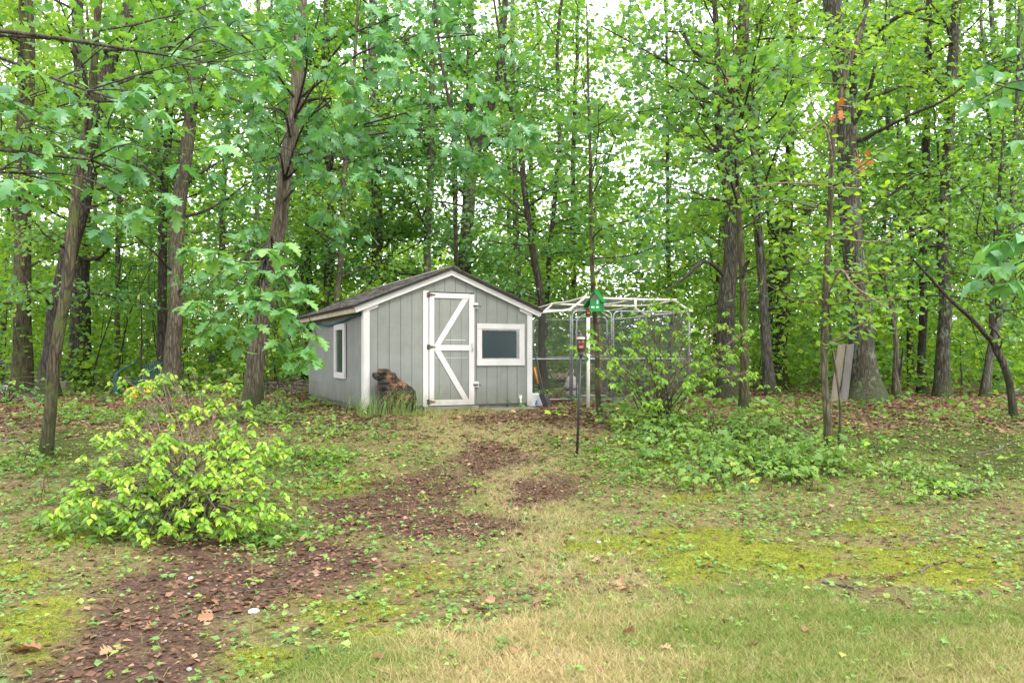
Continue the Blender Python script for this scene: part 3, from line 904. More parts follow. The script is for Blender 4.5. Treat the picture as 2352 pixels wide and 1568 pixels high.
# ------------------------------------------------------------------ torches, feeder, tools, leaning boards
def torch(name, label, base, top, pole_mat, r, head_mat, h, rad, mouth):
    t = thing(name, label, 'torch', base, 0, 'tiki torches by the run')
    d = np.array(top) - np.array(base)
    put('pole', MB().tube([(0, 0, -.05), tuple(d * .5), tuple(d)], r, 10).mesh('pole', True), M[pole_mat], t)
    R, H = rad, h
    hd = put('torch_head', MB().lathe([(R * .55, 0), (R * .62, H * .02), (R * .7, H * .12), (R * .62, H * .14), (R * .85, H * .2), (R * 1.0, H * .45), (R * 1.04, H * .62), (R * .95, H * .70),
                                       (R * 1.03, H * .72), (R * 1.03, H * .80), (R * .9, H * .83), (R * .8, H * .87), (R * .35, H * .89), (R * .3, H * 1.0), (R * .15, H * 1.02)], 18).mesh('torch_head', True), M[head_mat], t, tuple(d))
    put('band', MB().lathe([(R * 1.045, H * .70), (R * 1.07, H * .72), (R * 1.07, H * .775), (R * 1.045, H * .79)], 18).mesh('band', True), M['cream' if mouth == 'red' else head_mat], hd)

    def onface(u, v, depth):              # place on the side that faces -y
        a = u / R
        k = R * 1.02 + depth
        return (math.sin(a) * k, -math.cos(a) * k, v)

    def patch(u0, u1, v0, v1, dep, skew=0):
        bm = bmesh.new(); n = 5
        rows = []
        for i in range(n + 1):
            u = u0 + (u1 - u0) * i / n
            sk = skew * (u - u0)
            rows.append([bm.verts.new(onface(u, v0 + sk, dep)), bm.verts.new(onface(u, v1 + sk, dep)), bm.verts.new(onface(u, v0 + sk, -.012)), bm.verts.new(onface(u, v1 + sk, -.012))])
        for a, b in zip(rows, rows[1:]):
            bm.faces.new([a[0], b[0], b[1], a[1]]); bm.faces.new([a[1], b[1], b[3], a[3]]); bm.faces.new([a[0], a[2], b[2], b[0]])
        me = bpy.data.meshes.new('patch'); bm.to_mesh(me); bm.free()
        return me
    for s in (-1, 1):
        a, b = sorted((s * R * .14, s * R * .68))
        put('eye', patch(a, b, H * .565, H * .625, .004, .25 * s), M[mouth], hd)
        put('brow', patch(a - R * .05, b + R * .05, H * .635, H * .67, .012, .3 * s), M[head_mat], hd)
        put('cheek', patch(a, b, H * .49, H * .53, .01, -.3 * s), M['iron'], hd)
    put('nose', patch(-R * .16, R * .16, H * .49, H * .62, .016), M[head_mat], hd)
    put('mouth', patch(-R * .5, R * .5, H * .33, H * .44, .004), M[mouth], hd)
    return t


b0 = G(1325, 1045); b1 = P(1334, 817, b0[1] + .1)
torch('tiki_torch', 'black carved-face torch with red eyes and mouth on a thin black pole', b0, b1, 'black', .0175, 'tiki_dark', .32, .056, 'red')
b0 = G(1351, 938); b1 = P(1351, 729, b0[1])
torch('tiki_torch', 'brown carved-face torch with orange mouth on a thick white pipe', b0, b1, 'pvc_clean', .034, 'tiki_brown', .21, .052, 'orange')

# green carton feeder on a yellow cord
p = P(1371, 716, 12.75)
fd = thing('bird_feeder', 'bright green folded carton feeder hanging on a yellow cord from the thin sapling', 'bird feeder', p, math.radians(-28))
put('box', MB().box(-.085, .085, -.085, .085, 0, .19).mesh('box', bevel=.003), M['feeder'], fd)
put('roof_flap', MB().prism([(-.21, .07), (-.20, .065), (.0, .315), (.0, .325)], -.115, .10).mesh('roof_flap'), M['feeder'], fd)
put('roof_flap', MB().prism([(.13, .15), (.12, .15), (.0, .312), (.0, .325)], -.105, .10).mesh('roof_flap'), M['feeder'], fd)
put('gable', MB().prism([(-.1, .19), (.085, .19), (.0, .30)], -.083, .083).mesh('gable'), M['card'], fd)
put('fold', MB().box(-.004, .004, -.105, .10, .318, .355).mesh('fold'), M['feeder'], fd)


def oval(cx, cz, rx, rz, y, n=12):
    return MB().prism([(cx + rx * math.cos(2 * math.pi * i / n) * (1 + .12 * math.sin(5 * i)), cz + rz * math.sin(2 * math.pi * i / n)) for i in range(n)], y - .002, y)


put('printed_mark', oval(-.035, .07, .035, .016, -.0855).mesh('printed_mark'), M['feeder_print'], fd)
put('printed_mark', oval(.045, .07, .03, .016, -.0855).mesh('printed_mark'), M['feeder_print'], fd)
put('printed_mark', MB().box(.03, .06, -.0875, -.0855, .12, .18).mesh('printed_mark'), M['feeder_print'], fd)
q = P(1369, 640, 12.9) - p
put('cord', MB().tube([(0, 0, .35), tuple(q)], .006, 5).mesh('cord'), M['cord'], fd, rot=(0, 0, math.radians(28)))

# spade and shovel leaning on the right wall of the shed, bag between
p = shedpt(3.43, .16, 0); p[2] = float(hgt(p[0], p[1]))
sp = thing('spade', 'spade with orange handle and black blade leaning at the shed corner', 'spade', p, TH)
put('shaft', MB().tube(spline([(.04, 0, .18), (-.03, .0, .45), (-.10, .0, .75)], 6), .014, 8).mesh('shaft', True), M['iron'], sp)
put('grip', MB().tube([(-.065, 0, .46), (-.145, 0, .78)], .021, 8).mesh('grip', True), M['orange'], sp)
put('blade', MB().prism([(-.05, .26), (.0, .275), (.07, .25), (.155, .04), (.12, 0), (.05, .02)], -.012, .0).mesh('blade', bevel=.003), M['black'], sp)
p = shedpt(3.57, .26, 0); p[2] = float(hgt(p[0], p[1]))
sp = thing('shovel', 'dark shovel with grey scoop standing right of the spade', 'shovel', p, TH)
put('shaft', MB().tube(spline([(.0, 0, .15), (-.12, .06, .75), (-.25, .12, 1.4)], 6), .015, 8).mesh('shaft', True), M['grey_board'], sp)
put('blade', MB().prism([(-.05, .22), (.02, .24), (.085, .2), (.12, .03), (.05, 0), (-.0, .04)], -.03, .0).mesh('blade', bevel=.006), M['iron'], sp)
put('scoop_rim', MB().prism([(-.055, .225), (-.03, .23), (.02, .09), (.0, .06)], -.045, -.031).mesh('scoop_rim'), M['alu'], sp)
p = shedpt(3.35, .36, 0); p[2] = float(hgt(p[0], p[1]))
bgo = thing('paper_sack', 'white sack with blue print slumped behind the shed corner', 'sack', p, TH)
put('sack_body', MB().prism([(-.15, 0), (.19, .0), (.13, .25), (.09, .27), (-.1, .26)], -.1, .06).mesh('sack_body', bevel=.025), M['bag'], bgo)
put('printed_mark', MB().prism([(.0, .04), (.05, .05), (.07, .10), (.03, .07), (.06, .13), (.04, .14), (.0, .08)], -.103, -.1005).mesh('printed_mark'), M['blue_print'], bgo)
put('printed_mark', MB().prism([(.09, .22), (.115, .21), (.14, .15), (.13, .15)], -.103, -.1005).mesh('printed_mark'), M['blue_print'], bgo)

p = P(1920, 905, 16.9)
for lab, mat, x, w_, lean, dy in (('pale brown board leaning against the big lichen-covered oak', 'board', .0, .17, .22, 0), ('dark grey board leaning between the pale board and the big oak', 'grey_board', .23, .17, .2, .06)):
    o = put('leaning_board', MB().prism([(-w_ / 2, 0), (w_ / 2, 0), (w_ / 2 + lean, 1.28), (-w_ / 2 + lean, 1.25)], -.02, .02).mesh('leaning_board', bevel=.004), M[mat], None, (p[0] + x - .05, 16.9 + dy, float(hgt(p[0] + x, 16.9)) - .03), (-.1, 0, 0))
    tag(o, lab, 'board', 'boards leaning on the oak')

# ---- things at the edge of the woods on the left
p = onground(*(P(325, 880, 19.5)[:2]))
ch = thing('garden_chair', 'dark green slatted garden chair half hidden behind the lime shrub', 'chair', p, math.radians(-20))
for i in range(13):
    x = -.36 + i * .06
    put('back_slat', MB().prism([(x, .36), (x + .035, .36), (x + .035, .93 - .004 * abs(i - 6) ** 2), (x, .93 - .004 * abs(i - 6) ** 2)], .30, .318).mesh('back_slat'), M['chair_green'], ch, rot=(-.16, 0, 0))
for s in (-1, 1):
    put('arm', MB().tube(spline([(s * .45, .30, .86), (s * .47, .1, .74), (s * .47, -.2, .62), (s * .47, -.32, .55)], 10), .03, 8).mesh('arm', True), M['chair_green'], ch)
    put('leg', MB().box(s * .47 - .07, s * .47 + .07, -.36, -.26, 0, .56).mesh('leg', bevel=.01), M['chair_green'], ch)
    put('leg', MB().box(s * .42 - .03, s * .42 + .03, .28, .34, 0, .44).mesh('leg', bevel=.01), M['chair_green'], ch)
for i in range(6):
    put('seat_slat', MB().box(-.44, .44, -.3 + i * .1, -.22 + i * .1, .36, .385).mesh('seat_slat'), M['chair_green'], ch)
p = onground(*(P(327, 890, 18.2)[:2]))
ty = thing('toy_cart', 'yellow and red plastic toy half hidden behind the lime shrub', 'toy', p, .2)
put('tray', MB().prism([(-.22, .16), (.22, .16), (.26, .27), (-.24, .27)], -.15, .15).mesh('tray', bevel=.012), M['yellow'], ty)
put('bumper', MB().box(-.33, -.23, -.1, .1, .16, .25).mesh('bumper', bevel=.02), M['red'], ty)
for sx in (-.13, .15):
    put('wheel', MB().lathe([(.09, -.02), (.1, 0), (.1, .03), (.09, .05)], 14).mesh('wheel', True, xf=Matrix.Translation((sx, -.17, .1)) @ Matrix.Rotation(math.pi / 2, 4, 'X')), M['yellow'], ty)
p = onground(*(P(352, 890, 19.0)[:2]))
o = put('tree_stump', MB().lathe([(.34, 0), (.28, .1), (.25, .3), (.24, .42), (.2, .44)], 14).mesh('tree_stump', True), M['bark_moss'], None, p)
tag(o, 'low brown stump beside the paired trunks', 'stump')
p = onground(*(P(2, 880, 20.5)[:2]))
fp = thing('fire_pit', 'half-round metal frame on a grey block ledge behind the leftmost trunk', 'fire pit', p, .15)
put('ledge', MB().box(-1.2, .55, -.2, .3, 0, .22).mesh('ledge', bevel=.015), M['stone'], fp)
for y in (-.1, .25):
    put('hoop', MB().tube([(-.15 + .58 * math.cos(a), y, .24 + .62 * math.sin(a)) for a in np.linspace(0, math.pi, 16)], .022, 6).mesh('hoop', True), M['iron'], fp)
put('hood', MB().tube([(-.15 + .56 * math.cos(a), .1, .24 + .60 * math.sin(a)) for a in np.linspace(1.75, math.pi, 9)], .05, 6).mesh('hood', True), M['rust'], fp)
put('spoke', MB().tube([(.1, -.1, .24), (.2, -.1, .72)], .012, 6).mesh('spoke'), M['iron'], fp)
p = onground(*(P(130, 890, 21)[:2]))
o = put('stone_ledge', MB().box(-.5, .35, -.15, .15, -.05, .30).mesh('stone_ledge', bevel=.02), M['concrete'], None, p, (0, 0, -.1))
tag(o, 'mossy grey block between the two left trunks', 'block')
p = onground(*(P(487, 860, 26)[:2]))
lf = thing('lantern_feeder', 'dark lantern-shaped feeder on a pole deep in the woods left of the shed', 'bird feeder', p)
put('pole', MB().tube([(0, 0, 0), (0, 0, .75)], .025, 6).mesh('pole'), M['iron'], lf)
put('cage', MB().box(-.15, .15, -.15, .15, .75, .78).box(-.15, -.12, -.15, -.12, .78, 1.15).box(.12, .15, -.15, -.12, .78, 1.15).box(-.15, -.12, .12, .15, .78, 1.15).box(.12, .15, .12, .15, .78, 1.15).box(-.1, .1, -.1, .1, .78, 1.1).mesh('cage'), M['iron'], lf)
put('cap', MB().lathe([(.26, 1.15), (.24, 1.18), (.03, 1.3)], 4).mesh('cap'), M['black'], lf)

# ------------------------------------------------------------------ leaves
def strip(st):
    """leaf from stations (t, half width, edge shift, droop): quads on both sides of the midrib"""
    V = []
    for t, w_, sh, dz in st:
        V += [(t, 0, dz), (t + sh, w_, dz + w_ * .18), (t + sh, -w_, dz + w_ * .18)]
    Fq = []
    for i in range(len(st) - 1):
        a, b = 3 * i, 3 * (i + 1)
        Fq += [(a, b, b + 1, a + 1), (a, a + 2, b + 2, b)]
    return np.array(V, float), np.array(Fq)


OAK = strip([(0, .004, 0, 0), (.12, .012, 0, .0), (.15, .12, .0, .0), (.26, .27, .07, .01), (.33, .15, 0, .01), (.40, .19, .02, .01), (.50, .40, .10, .0), (.58, .17, 0, -.01),
             (.64, .19, .02, -.02), (.74, .31, .09, -.04), (.81, .13, 0, -.06), (.88, .15, .05, -.08), (1.0, .01, 0, -.13)])
OVATE = strip([(0, .01, 0, 0), (.12, .05, 0, .0), (.35, .25, 0, .02), (.62, .24, 0, .0), (.85, .10, 0, -.06), (1, .005, 0, -.12)])
BLADE = strip([(0, .02, 0, 0), (.5, .16, 0, .03), (1, .005, 0, -.08)])


def fan(pts, c):
    V = np.array([c] + pts, float)
    n = len(pts)
    return V, np.array([(0, i + 1, (i + 1) % n + 1) for i in range(n)])


MAPLE = fan([(0, 0, 0), (.02, .26, -.03), (.22, .24, .0), (.38, .52, -.08), (.5, .24, .0), (.66, .30, -.03), (.70, .13, 0), (1, 0, -.1), (.70, -.13, 0), (.66, -.30, -.03), (.5, -.24, .0), (.38, -.52, -.08), (.22, -.24, 0), (.02, -.26, -.03)], (.34, 0, .03))
DIAM = (np.array([(0, 0, 0), (.45, .36, .07), (1, 0, -.08), (.5, -.34, .07)], float), np.array([(0, 2, 1), (0, 3, 2)]))
DIAM5 = (np.array([(0, 0, 0), (.3, .42, .03), (.62, .2, 0), (1, 0, -.1), (.58, -.22, 0), (.3, -.40, .03)], float), np.array([(0, 3, 2), (0, 2, 1), (0, 4, 3), (0, 5, 4)]))
CURL = (np.array([(0, 0, .0), (.4, .32, .12), (1, 0, .02), (.45, -.30, .05)], float), np.array([(0, 2, 1), (0, 3, 2)]))


def unit(v):
    return v / (np.linalg.norm(v, axis=-1, keepdims=True) + 1e-9)


def leaves(name, T, pos, ax, nr, size, rnd, off=None):
    TV, TF = T
    a = unit(ax); n = unit(nr - a * np.sum(nr * a, -1, keepdims=True)); b = np.cross(n, a)
    V = pos[:, None] + size[:, None, None] * (TV[None, :, 0:1] * a[:, None] + TV[None, :, 1:2] * b[:, None] + TV[None, :, 2:3] * n[:, None])
    N = len(pos); k = len(TV)
    Fc = (TF[None] + (np.arange(N) * k)[:, None, None]).reshape(-1, TF.shape[1])
    return npmesh(name, V.reshape(-1, 3), Fc, False, np.repeat(rnd, len(TF)), off)


def single(T, name, mat, bend):
    """a few bent versions of one leaf, used for leaves that are objects of their own"""
    out = []
    for k in range(5):
        V = T[0].copy()
        c = bend * (k - 1.2)
        V[:, 2] += -c * V[:, 0] ** 2 + .10 * (k % 3 - 1) * V[:, 1] * V[:, 0]
        me = npmesh(name, V, T[1], False, np.zeros(len(T[1])))
        me.materials.append(M[mat])
        out.append(me)
    return out


def leafobj(me, parent, base, p, a, n, s):
    a = unit(np.array(a)); n = np.array(n); n = unit(n - a * n.dot(a)); b = np.cross(n, a)
    m = Matrix(((a[0] * s, b[0] * s, n[0] * s, p[0] - base[0]), (a[1] * s, b[1] * s, n[1] * s, p[1] - base[1]), (a[2] * s, b[2] * s, n[2] * s, p[2] - base[2]), (0, 0, 0, 1)))
    o = bpy.data.objects.new('leaf', me)
    COL.objects.link(o)
    o.parent = parent
    o.matrix_local = m
    return o


UP = np.array([0, 0, 1.])


def limb(r, start, d, L, n=7, up=.25, wob=.12):
    """a bending branch"""
    p = [np.array(start, float)]
    d = unit(np.array(d, float))
    st = L / (n - 1)
    for i in range(n - 1):
        d = unit(d + r.normal(0, wob, 3) + np.array([0, 0, up * (.5 - i / n) * .35]))
        p.append(p[-1] + d * st)
    return np.array(p)


def crown(r, tr, rad, tb, h0, h1, nl, L0, L1, lp, ls, spread=.34, subs=5, elev=.35, azc=None, azw=math.pi):
    """limbs on a trunk path between heights h0..h1; returns leaf arrays"""
    PP, AA = [], []
    zz = tr[:, 2]
    for i in range(nl):
        h = h0 + (h1 - h0) * ((i + r.random()) / nl)
        k = int(np.clip(np.searchsorted(zz, h), 1, len(zz) - 1))
        f = np.clip((h - zz[k - 1]) / (zz[k] - zz[k - 1] + 1e-6), 0, 1)
        st = tr[k - 1] + (tr[k] - tr[k - 1]) * f
        rr = rad[k - 1] + (rad[k] - rad[k - 1]) * f
        a = (r.uniform(-math.pi, math.pi) if azc is None else azc + r.uniform(-azw, azw))
        e = r.normal(elev, .2)
        L = r.uniform(L0, L1) * (1 - .3 * (h - h0) / (h1 - h0 + .01))
        d = np.array([math.cos(a) * math.cos(e), math.sin(a) * math.cos(e), math.sin(e)])
        pth = limb(r, st, d, L, 8, .1, .13)
        r0 = min(rr * .42, .012 + .011 * L)
        tb.add(pth, np.linspace(r0, .006, 8), 5)
        m = subs
        for j in range(m):
            t = .25 + .75 * (j + r.random()) / m
            q = t * 7; qi = min(int(q), 6)
            s0 = pth[qi] + (pth[qi + 1] - pth[qi]) * (q - qi)
            dd = unit(pth[qi + 1] - pth[qi])
            side = unit(np.cross(dd, UP) * r.choice([-1, 1]) + r.normal(0, .35, 3))
            sl = L * r.uniform(.22, .42) * (1.15 - .5 * t)
            sp_ = limb(r, s0, dd * .6 + side * .9, sl, 5, 0, .16)
            tb.add(sp_, np.linspace(.007 + .002 * L, .003, 5), 3)
            n = max(3, int(lp * (sl / .8)))
            tt = r.uniform(.15, 1.08, n) * 4
            ti = np.clip(tt.astype(int), 0, 3)
            ps = sp_[ti] + (sp_[ti + 1] - sp_[ti]) * (tt - ti)[:, None]
            off = r.normal(0, 1, (n, 3)) * np.array([spread, spread, spread * .38])
            ps = ps + off
            PP.append(ps)
            AA.append(unit(off * np.array([1, 1, .3]) + dd * .3 + np.array([0, 0, -.12])))
    return np.concatenate(PP), np.concatenate(AA)


def dress(r, pos, ax, ls, tilt=.75, droop=.25):
    n = len(pos)
    nr = UP * .75 + r.normal(0, tilt, (n, 3))
    ax = ax + np.stack([r.normal(0, .3, n), r.normal(0, .3, n), r.normal(-droop, .3, n)], -1)
    return ax, nr, ls * r.uniform(.6, 1.25, n)


def trunk_path(pts, d, ext, dd=0):
    """pts [(px,py,w)] on the photo at depth d -> world path, radii; ext metres added beyond the last point"""
    W = np.array([list(P(a, b, d + dd * i / (len(pts) - 1))) + [c / 2 / F * d] for i, (a, b, c) in enumerate(pts)])
    if ext > 0:
        t = W[-1, :3] - W[-2, :3]
        t = unit(t * np.array([.6, .6, 1]))
        W = np.vstack([W, np.append(W[-1, :3] + t * ext * .5, W[-1, 3] * .8), np.append(W[-1, :3] + t * ext, W[-1, 3] * .45)])
    n = max(18, int((W[-1, 2] - W[0, 2]) * 3.2))
    S = spline(W, n)
    return S[:, :3], np.maximum(S[:, 3], .006)


TREE_TRI = 0


def tree(seed, label, pts, d, bk, ext=3, flare=.5, cr=None, leaf='maple', T=None, name='forest_tree', dd=0, extra=None, group='trees around the shed', twig='twig', sides=12, lim=None, clear=None):
    """cr: list of crown settings (h0,h1,nl,L0,L1,leaves per twig,leaf size[,azimuth centre,width])"""
    r = np.random.default_rng(1000 + seed)
    tr, rad = trunk_path(pts, d, ext, dd)
    g = float(hgt(tr[0, 0], tr[0, 1]))
    base = np.array([tr[0, 0], tr[0, 1], g])
    tr[0, 2] = min(tr[0, 2], g - .06)
    hh = tr[:, 2] - g
    wob = np.stack([vn(hh * .9 + seed, hh * 0, seed) - .5, vn(hh * .9 + seed, hh * 0 + 5, seed + 1) - .5, hh * 0], -1) * (.05 + rad[:, None] * .3) * np.clip(hh, 0, 1)[:, None]
    tr = tr + wob
    rad = rad * (1 + flare * np.exp(-np.clip(hh, 0, 9) / .22)) * (1 + .05 * (vn(hh * 3, hh * 0, seed) - .5))
    t = thing(name, label, 'tree', base, 0, group)
    tb = TB(); tb.add(tr, rad, sides, .07, seed)
    put('trunk', tb.mesh('trunk', base), M[bk], t)
    bt = TB()
    for pth, r0, r1 in (lim or []):
        q = spline([P(*c) for c in pth], 12)
        q[0] = tr[np.argmin(np.linalg.norm(tr - q[0], axis=1))] * .7 + q[0] * .3
        bt.add(q, np.linspace(r0, r1, 12), 7)
    pos, ax, sz = [], [], []
    for c in (cr or []):
        kw = {}
        if len(c) > 7:
            kw = dict(azc=c[7], azw=c[8])
        p_, a_ = crown(r, tr, rad, bt, c[0], c[1], c[2], c[3], c[4], c[5], c[6], **kw)
        pos.append(p_); ax.append(a_); sz.append(np.full(len(p_), c[6]))
    if extra:
        p_, a_, s_ = extra(r, bt, tr)
        pos.append(p_); ax.append(a_); sz.append(s_)
    if bt.V:
        put('branches', bt.mesh('branches', base), M[twig], t)
    if pos:
        pos = np.concatenate(pos); ax = np.concatenate(ax); sz = np.concatenate(sz)
        keep = pos[:, 2] > hgt(pos[:, 0], pos[:, 1]) + .15
        loc = (pos - np.array([SO[0], SO[1], 0]))           # keep foliage out of the shed
        c_, s_ = math.cos(TH), math.sin(TH)
        ls_, ll_ = loc[:, 0] * c_ + loc[:, 1] * s_, -loc[:, 0] * s_ + loc[:, 1] * c_
        keep &= ~((ls_ > -.4) & (ls_ < 3.45) & (ll_ > -.3) & (ll_ < 5.5) & (pos[:, 2] < 2.6))
        pos, ax, sz = pos[keep], ax[keep], sz[keep]
        if clear:
            qx, qy = toD(pos[:, 0], pos[:, 1], pos[:, 2])
            tx_ = np.interp(qy, [c_[1] for c_ in clear], [c_[0] for c_ in clear])
            kk = ~((np.abs(qx - tx_) < 34) & (qy > clear[0][1]) & (qy < clear[-1][1]) & (pos[:, 1] < d + .3))
            pos, ax, sz = pos[kk], ax[kk], sz[kk]
        a2, n2, s2 = dress(r, pos, ax, sz)
        put('crown', leaves('crown', T or DIAM5, pos, a2, n2, s2, r.beta(2, 2.2, len(pos)), base), M[leaf], t)
        global TREE_TRI
        TREE_TRI += len(pos) * len((T or DIAM5)[1])
    return t, base, tr


A_L, A_R, A_C = math.pi, 0.0, -math.pi / 2        # towards picture left, right, camera

# --- trunks surveyed from the photo: left side
tree(1, 'straight grey-brown tree, leftmost trunk in the view', [(50, 893, 44), (52, 700, 38), (56, 450, 34), (60, 200, 32), (62, 0, 30)], 20.5, 'bark_moss', 4,
     cr=[(1.9, 5.2, 7, 1.5, 2.9, 44, .135), (3.5, 10.5, 14, 2.0, 3.4, 60, .155)], leaf='sunny', sides=14)
tree(2, 'slender leaning olive-brown tree in front of the left woods', [(104, 1046, 27), (118, 930, 26), (133, 790, 25), (150, 660, 25), (166, 523, 23), (177, 433, 21), (195, 300, 18), (213, 167, 16), (227, 0, 15)],
     G(104, 1046)[1], 'bark_moss', 2, .25, cr=[(3.6, 6.5, 8, 1.5, 2.6, 34, .15)], leaf='maple', T=MAPLE)
tree(3, 'thick dark tree leaning right just behind the slender olive trunk', [(108, 897, 46), (122, 790, 40), (135, 690, 38), (165, 560, 36), (195, 440, 34), (218, 300, 32), (255, 133, 30), (297, 0, 26)], 18.6, 'bark_dark', 4,
     cr=[(1.9, 5.2, 7, 1.5, 2.9, 44, .135), (4, 11, 14, 1.8, 3.4, 55, .15)], leaf='maple', sides=14,
     lim=[([(258, 125, 18.6), (200, 100, 18), (120, 88, 17.4), (0, 80, 17), (-90, 70, 16.6)], .075, .03), ([(205, 400, 18.6), (250, 330, 18.2), (330, 380, 17.6), (370, 420, 17.2)], .05, .015)])
tree(4, 'broad ridged dark trunk rising behind the leaning left tree', [(172, 872, 62), (178, 800, 46), (186, 620, 42), (190, 520, 40), (184, 300, 34), (182, 150, 28), (180, 0, 25)], 23.5, 'bark_brown', 5,
     cr=[(4.6, 12, 13, 2.2, 4, 60, .165)], leaf='sunny', sides=14, lim=[([(218, 600, 23), (250, 570, 22), (285, 530, 21.5), (310, 480, 21)], .07, .03)])
tree(5, 'tall tan tree, right one of the paired trunks left of the shed', [(394, 895, 44), (400, 780, 36), (404, 680, 34), (409, 556, 33), (420, 440, 31), (430, 333, 30), (440, 200, 28), (450, 80, 26), (458, 0, 25)], 19.3, 'bark_tan', 4,
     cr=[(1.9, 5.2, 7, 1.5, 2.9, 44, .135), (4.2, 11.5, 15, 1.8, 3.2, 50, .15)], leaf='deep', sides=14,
     lim=[([(441, 200, 19.3), (500, 215, 18.6), (560, 235, 18), (650, 255, 17.4)], .04, .012), ([(446, 120, 19.3), (480, 105, 19), (550, 95, 18.6)], .045, .02)])
tree(6, 'thinner dark trunk, left one of the paired trunks left of the shed', [(377, 885, 26), (375, 760, 22), (372, 600, 20), (378, 450, 19), (386, 300, 18), (394, 133, 16), (404, 20, 15)], 20.6, 'bark_dark', 4,
     cr=[(4.5, 11, 12, 1.6, 3, 45, .15)], leaf='sunny', lim=[([(393, 140, 20.6), (368, 132, 20), (430, 90, 19.6), (445, 70, 19.4)], .04, .03)])


def t6_extra(r, bt, tr):
    """big oak leaves reaching towards the camera: top middle of the view"""
    P_, A_, S_ = [], [], []
    H = [(500, 60, 11.5), (560, 260, 11), (700, 60, 10.5), (760, 230, 10), (900, 40, 10.5), (930, 260, 10.2), (1090, 80, 10.8), (1130, 300, 11.5), (640, 370, 11.5), (840, 380, 11.5)]
    for hx, hy, hd in H:
        hub = P(hx, hy, hd)
        st = tr[np.argmin(np.abs(tr[:, 2] - np.clip(hub[2] + r.uniform(-.2, .7), 3.6, 7.5)))]
        mn = spline([st, (st + hub) / 2 + np.array([0, 0, .3]) + r.normal(0, .12, 3), hub], 10)
        bt.add(mn, np.linspace(.026, .010, 10), 6)
        for i in range(11):
            e = P(hx + r.normal(0, 85), hy + r.normal(0, 75), hd + r.normal(0, .9))
            s1 = mn[int(r.integers(5, 10))]
            q = spline([s1, (s1 + e) / 2 + r.normal(0, .08, 3) + np.array([0, 0, .06]), e], 7)
            bt.add(q, np.linspace(.009, .003, 7), 3)
            for k in range(3):
                c = q[3 + r.integers(0, 4)] + r.normal(0, 1, 3) * np.array([.2, .2, .1])
                n = r.integers(4, 7)
                a = r.uniform(0, 2 * math.pi) + np.arange(n) * 2.4
                P_.append(c + r.normal(0, .03, (n, 3))); A_.append(np.stack([np.cos(a), np.sin(a), -.45 + r.normal(0, .3, n)], -1)); S_.append(np.full(n, .195))
    return np.concatenate(P_), np.concatenate(A_), np.concatenate(S_)


T6 = tree(7, 'bare tan trunk leaning right in front of the shed left wall', [(577, 941, 46), (583, 880, 42), (590, 823, 40), (603, 730, 38), (618, 640, 36), (633, 556, 35), (646, 480, 33), (662, 350, 32), (677, 233, 29), (687, 133, 26), (694, 30, 23), (698, -60, 20)],
          G(577, 941)[1], 'bark_tan', 3, .3, extra=t6_extra, leaf='oak', T=OAK, sides=16, clear=[(688, 128), (677, 233), (662, 350), (646, 480), (633, 556)], lim=[([(688, 238, 15.2), (720, 228, 14.6), (760, 226, 14)], .04, .02)])
# behind the shed
tree(8, 'dark trunk behind the shed roof, leftmost above the eave', [(757, 900, 27), (757, 700, 24), (757, 500, 22), (752, 350, 20), (748, 150, 17), (750, 0, 15)], 26, 'bark_brown', 5, cr=[(1.9, 5.2, 7, 1.5, 2.9, 44, .135), (4, 12, 14, 2, 3.6, 55, .17)], leaf='maple')
tree(9, 'thin curved trunk just left of the shed roof slope', [(772, 900, 15), (775, 690, 14), (783, 560, 13), (790, 420, 13), (800, 300, 12), (806, 240, 10)], 21, 'bark_moss', 3, cr=[(1.9, 5.2, 7, 1.5, 2.9, 44, .135), (4, 8.5, 9, 1.4, 2.6, 50, .14)], leaf='sunny')
tree(10, 'thick grey-brown trunk behind the middle of the shed roof', [(862, 900, 30), (861, 700, 27), (864, 560, 26), (866, 420, 25), (862, 250, 22), (858, 100, 19), (856, 0, 18)], 25, 'bark_brown', 5, cr=[(1.9, 5.2, 7, 1.5, 2.9, 44, .135), (4, 12, 15, 2, 3.6, 55, .17)], leaf='maple',
     lim=[([(868, 590, 25), (910, 585, 24), (960, 560, 23.5), (1010, 530, 23)], .03, .012)])
tree(11, 'forked grey tree behind the shed ridge', [(1062, 900, 36), (1066, 700, 32), (1071, 560, 30), (1078, 440, 29), (1084, 367, 28), (1080, 260, 18), (1077, 160, 16), (1080, 0, 13)], 25.5, 'bark_lichen', 5, cr=[(1.9, 5.2, 7, 1.5, 2.9, 44, .135), (5, 14, 14, 2, 3.6, 55, .16)], leaf='maple',
     lim=[([(1084, 375, 25.5), (1108, 310, 25.4), (1128, 240, 25.2), (1147, 165, 25), (1158, 40, 25), (1165, -60, 25)], .17, .08)])
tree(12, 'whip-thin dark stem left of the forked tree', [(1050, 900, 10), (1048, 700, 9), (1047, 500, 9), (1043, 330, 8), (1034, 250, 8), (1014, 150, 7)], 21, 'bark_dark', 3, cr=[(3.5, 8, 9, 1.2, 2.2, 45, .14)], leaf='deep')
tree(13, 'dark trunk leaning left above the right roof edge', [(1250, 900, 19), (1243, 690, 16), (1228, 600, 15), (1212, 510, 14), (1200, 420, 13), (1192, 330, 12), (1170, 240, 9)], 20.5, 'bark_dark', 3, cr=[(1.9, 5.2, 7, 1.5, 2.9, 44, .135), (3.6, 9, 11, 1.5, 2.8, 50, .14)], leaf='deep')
tree(14, 'grey far trunk showing over the right half of the shed roof', [(1188, 900, 16), (1190, 650, 15), (1186, 480, 14), (1180, 250, 12), (1178, 0, 10)], 32, 'bark_grey', 6, cr=[(1.9, 5.2, 7, 1.5, 2.9, 44, .135), (4, 14, 12, 2.2, 4, 55, .18)], leaf='sunny')
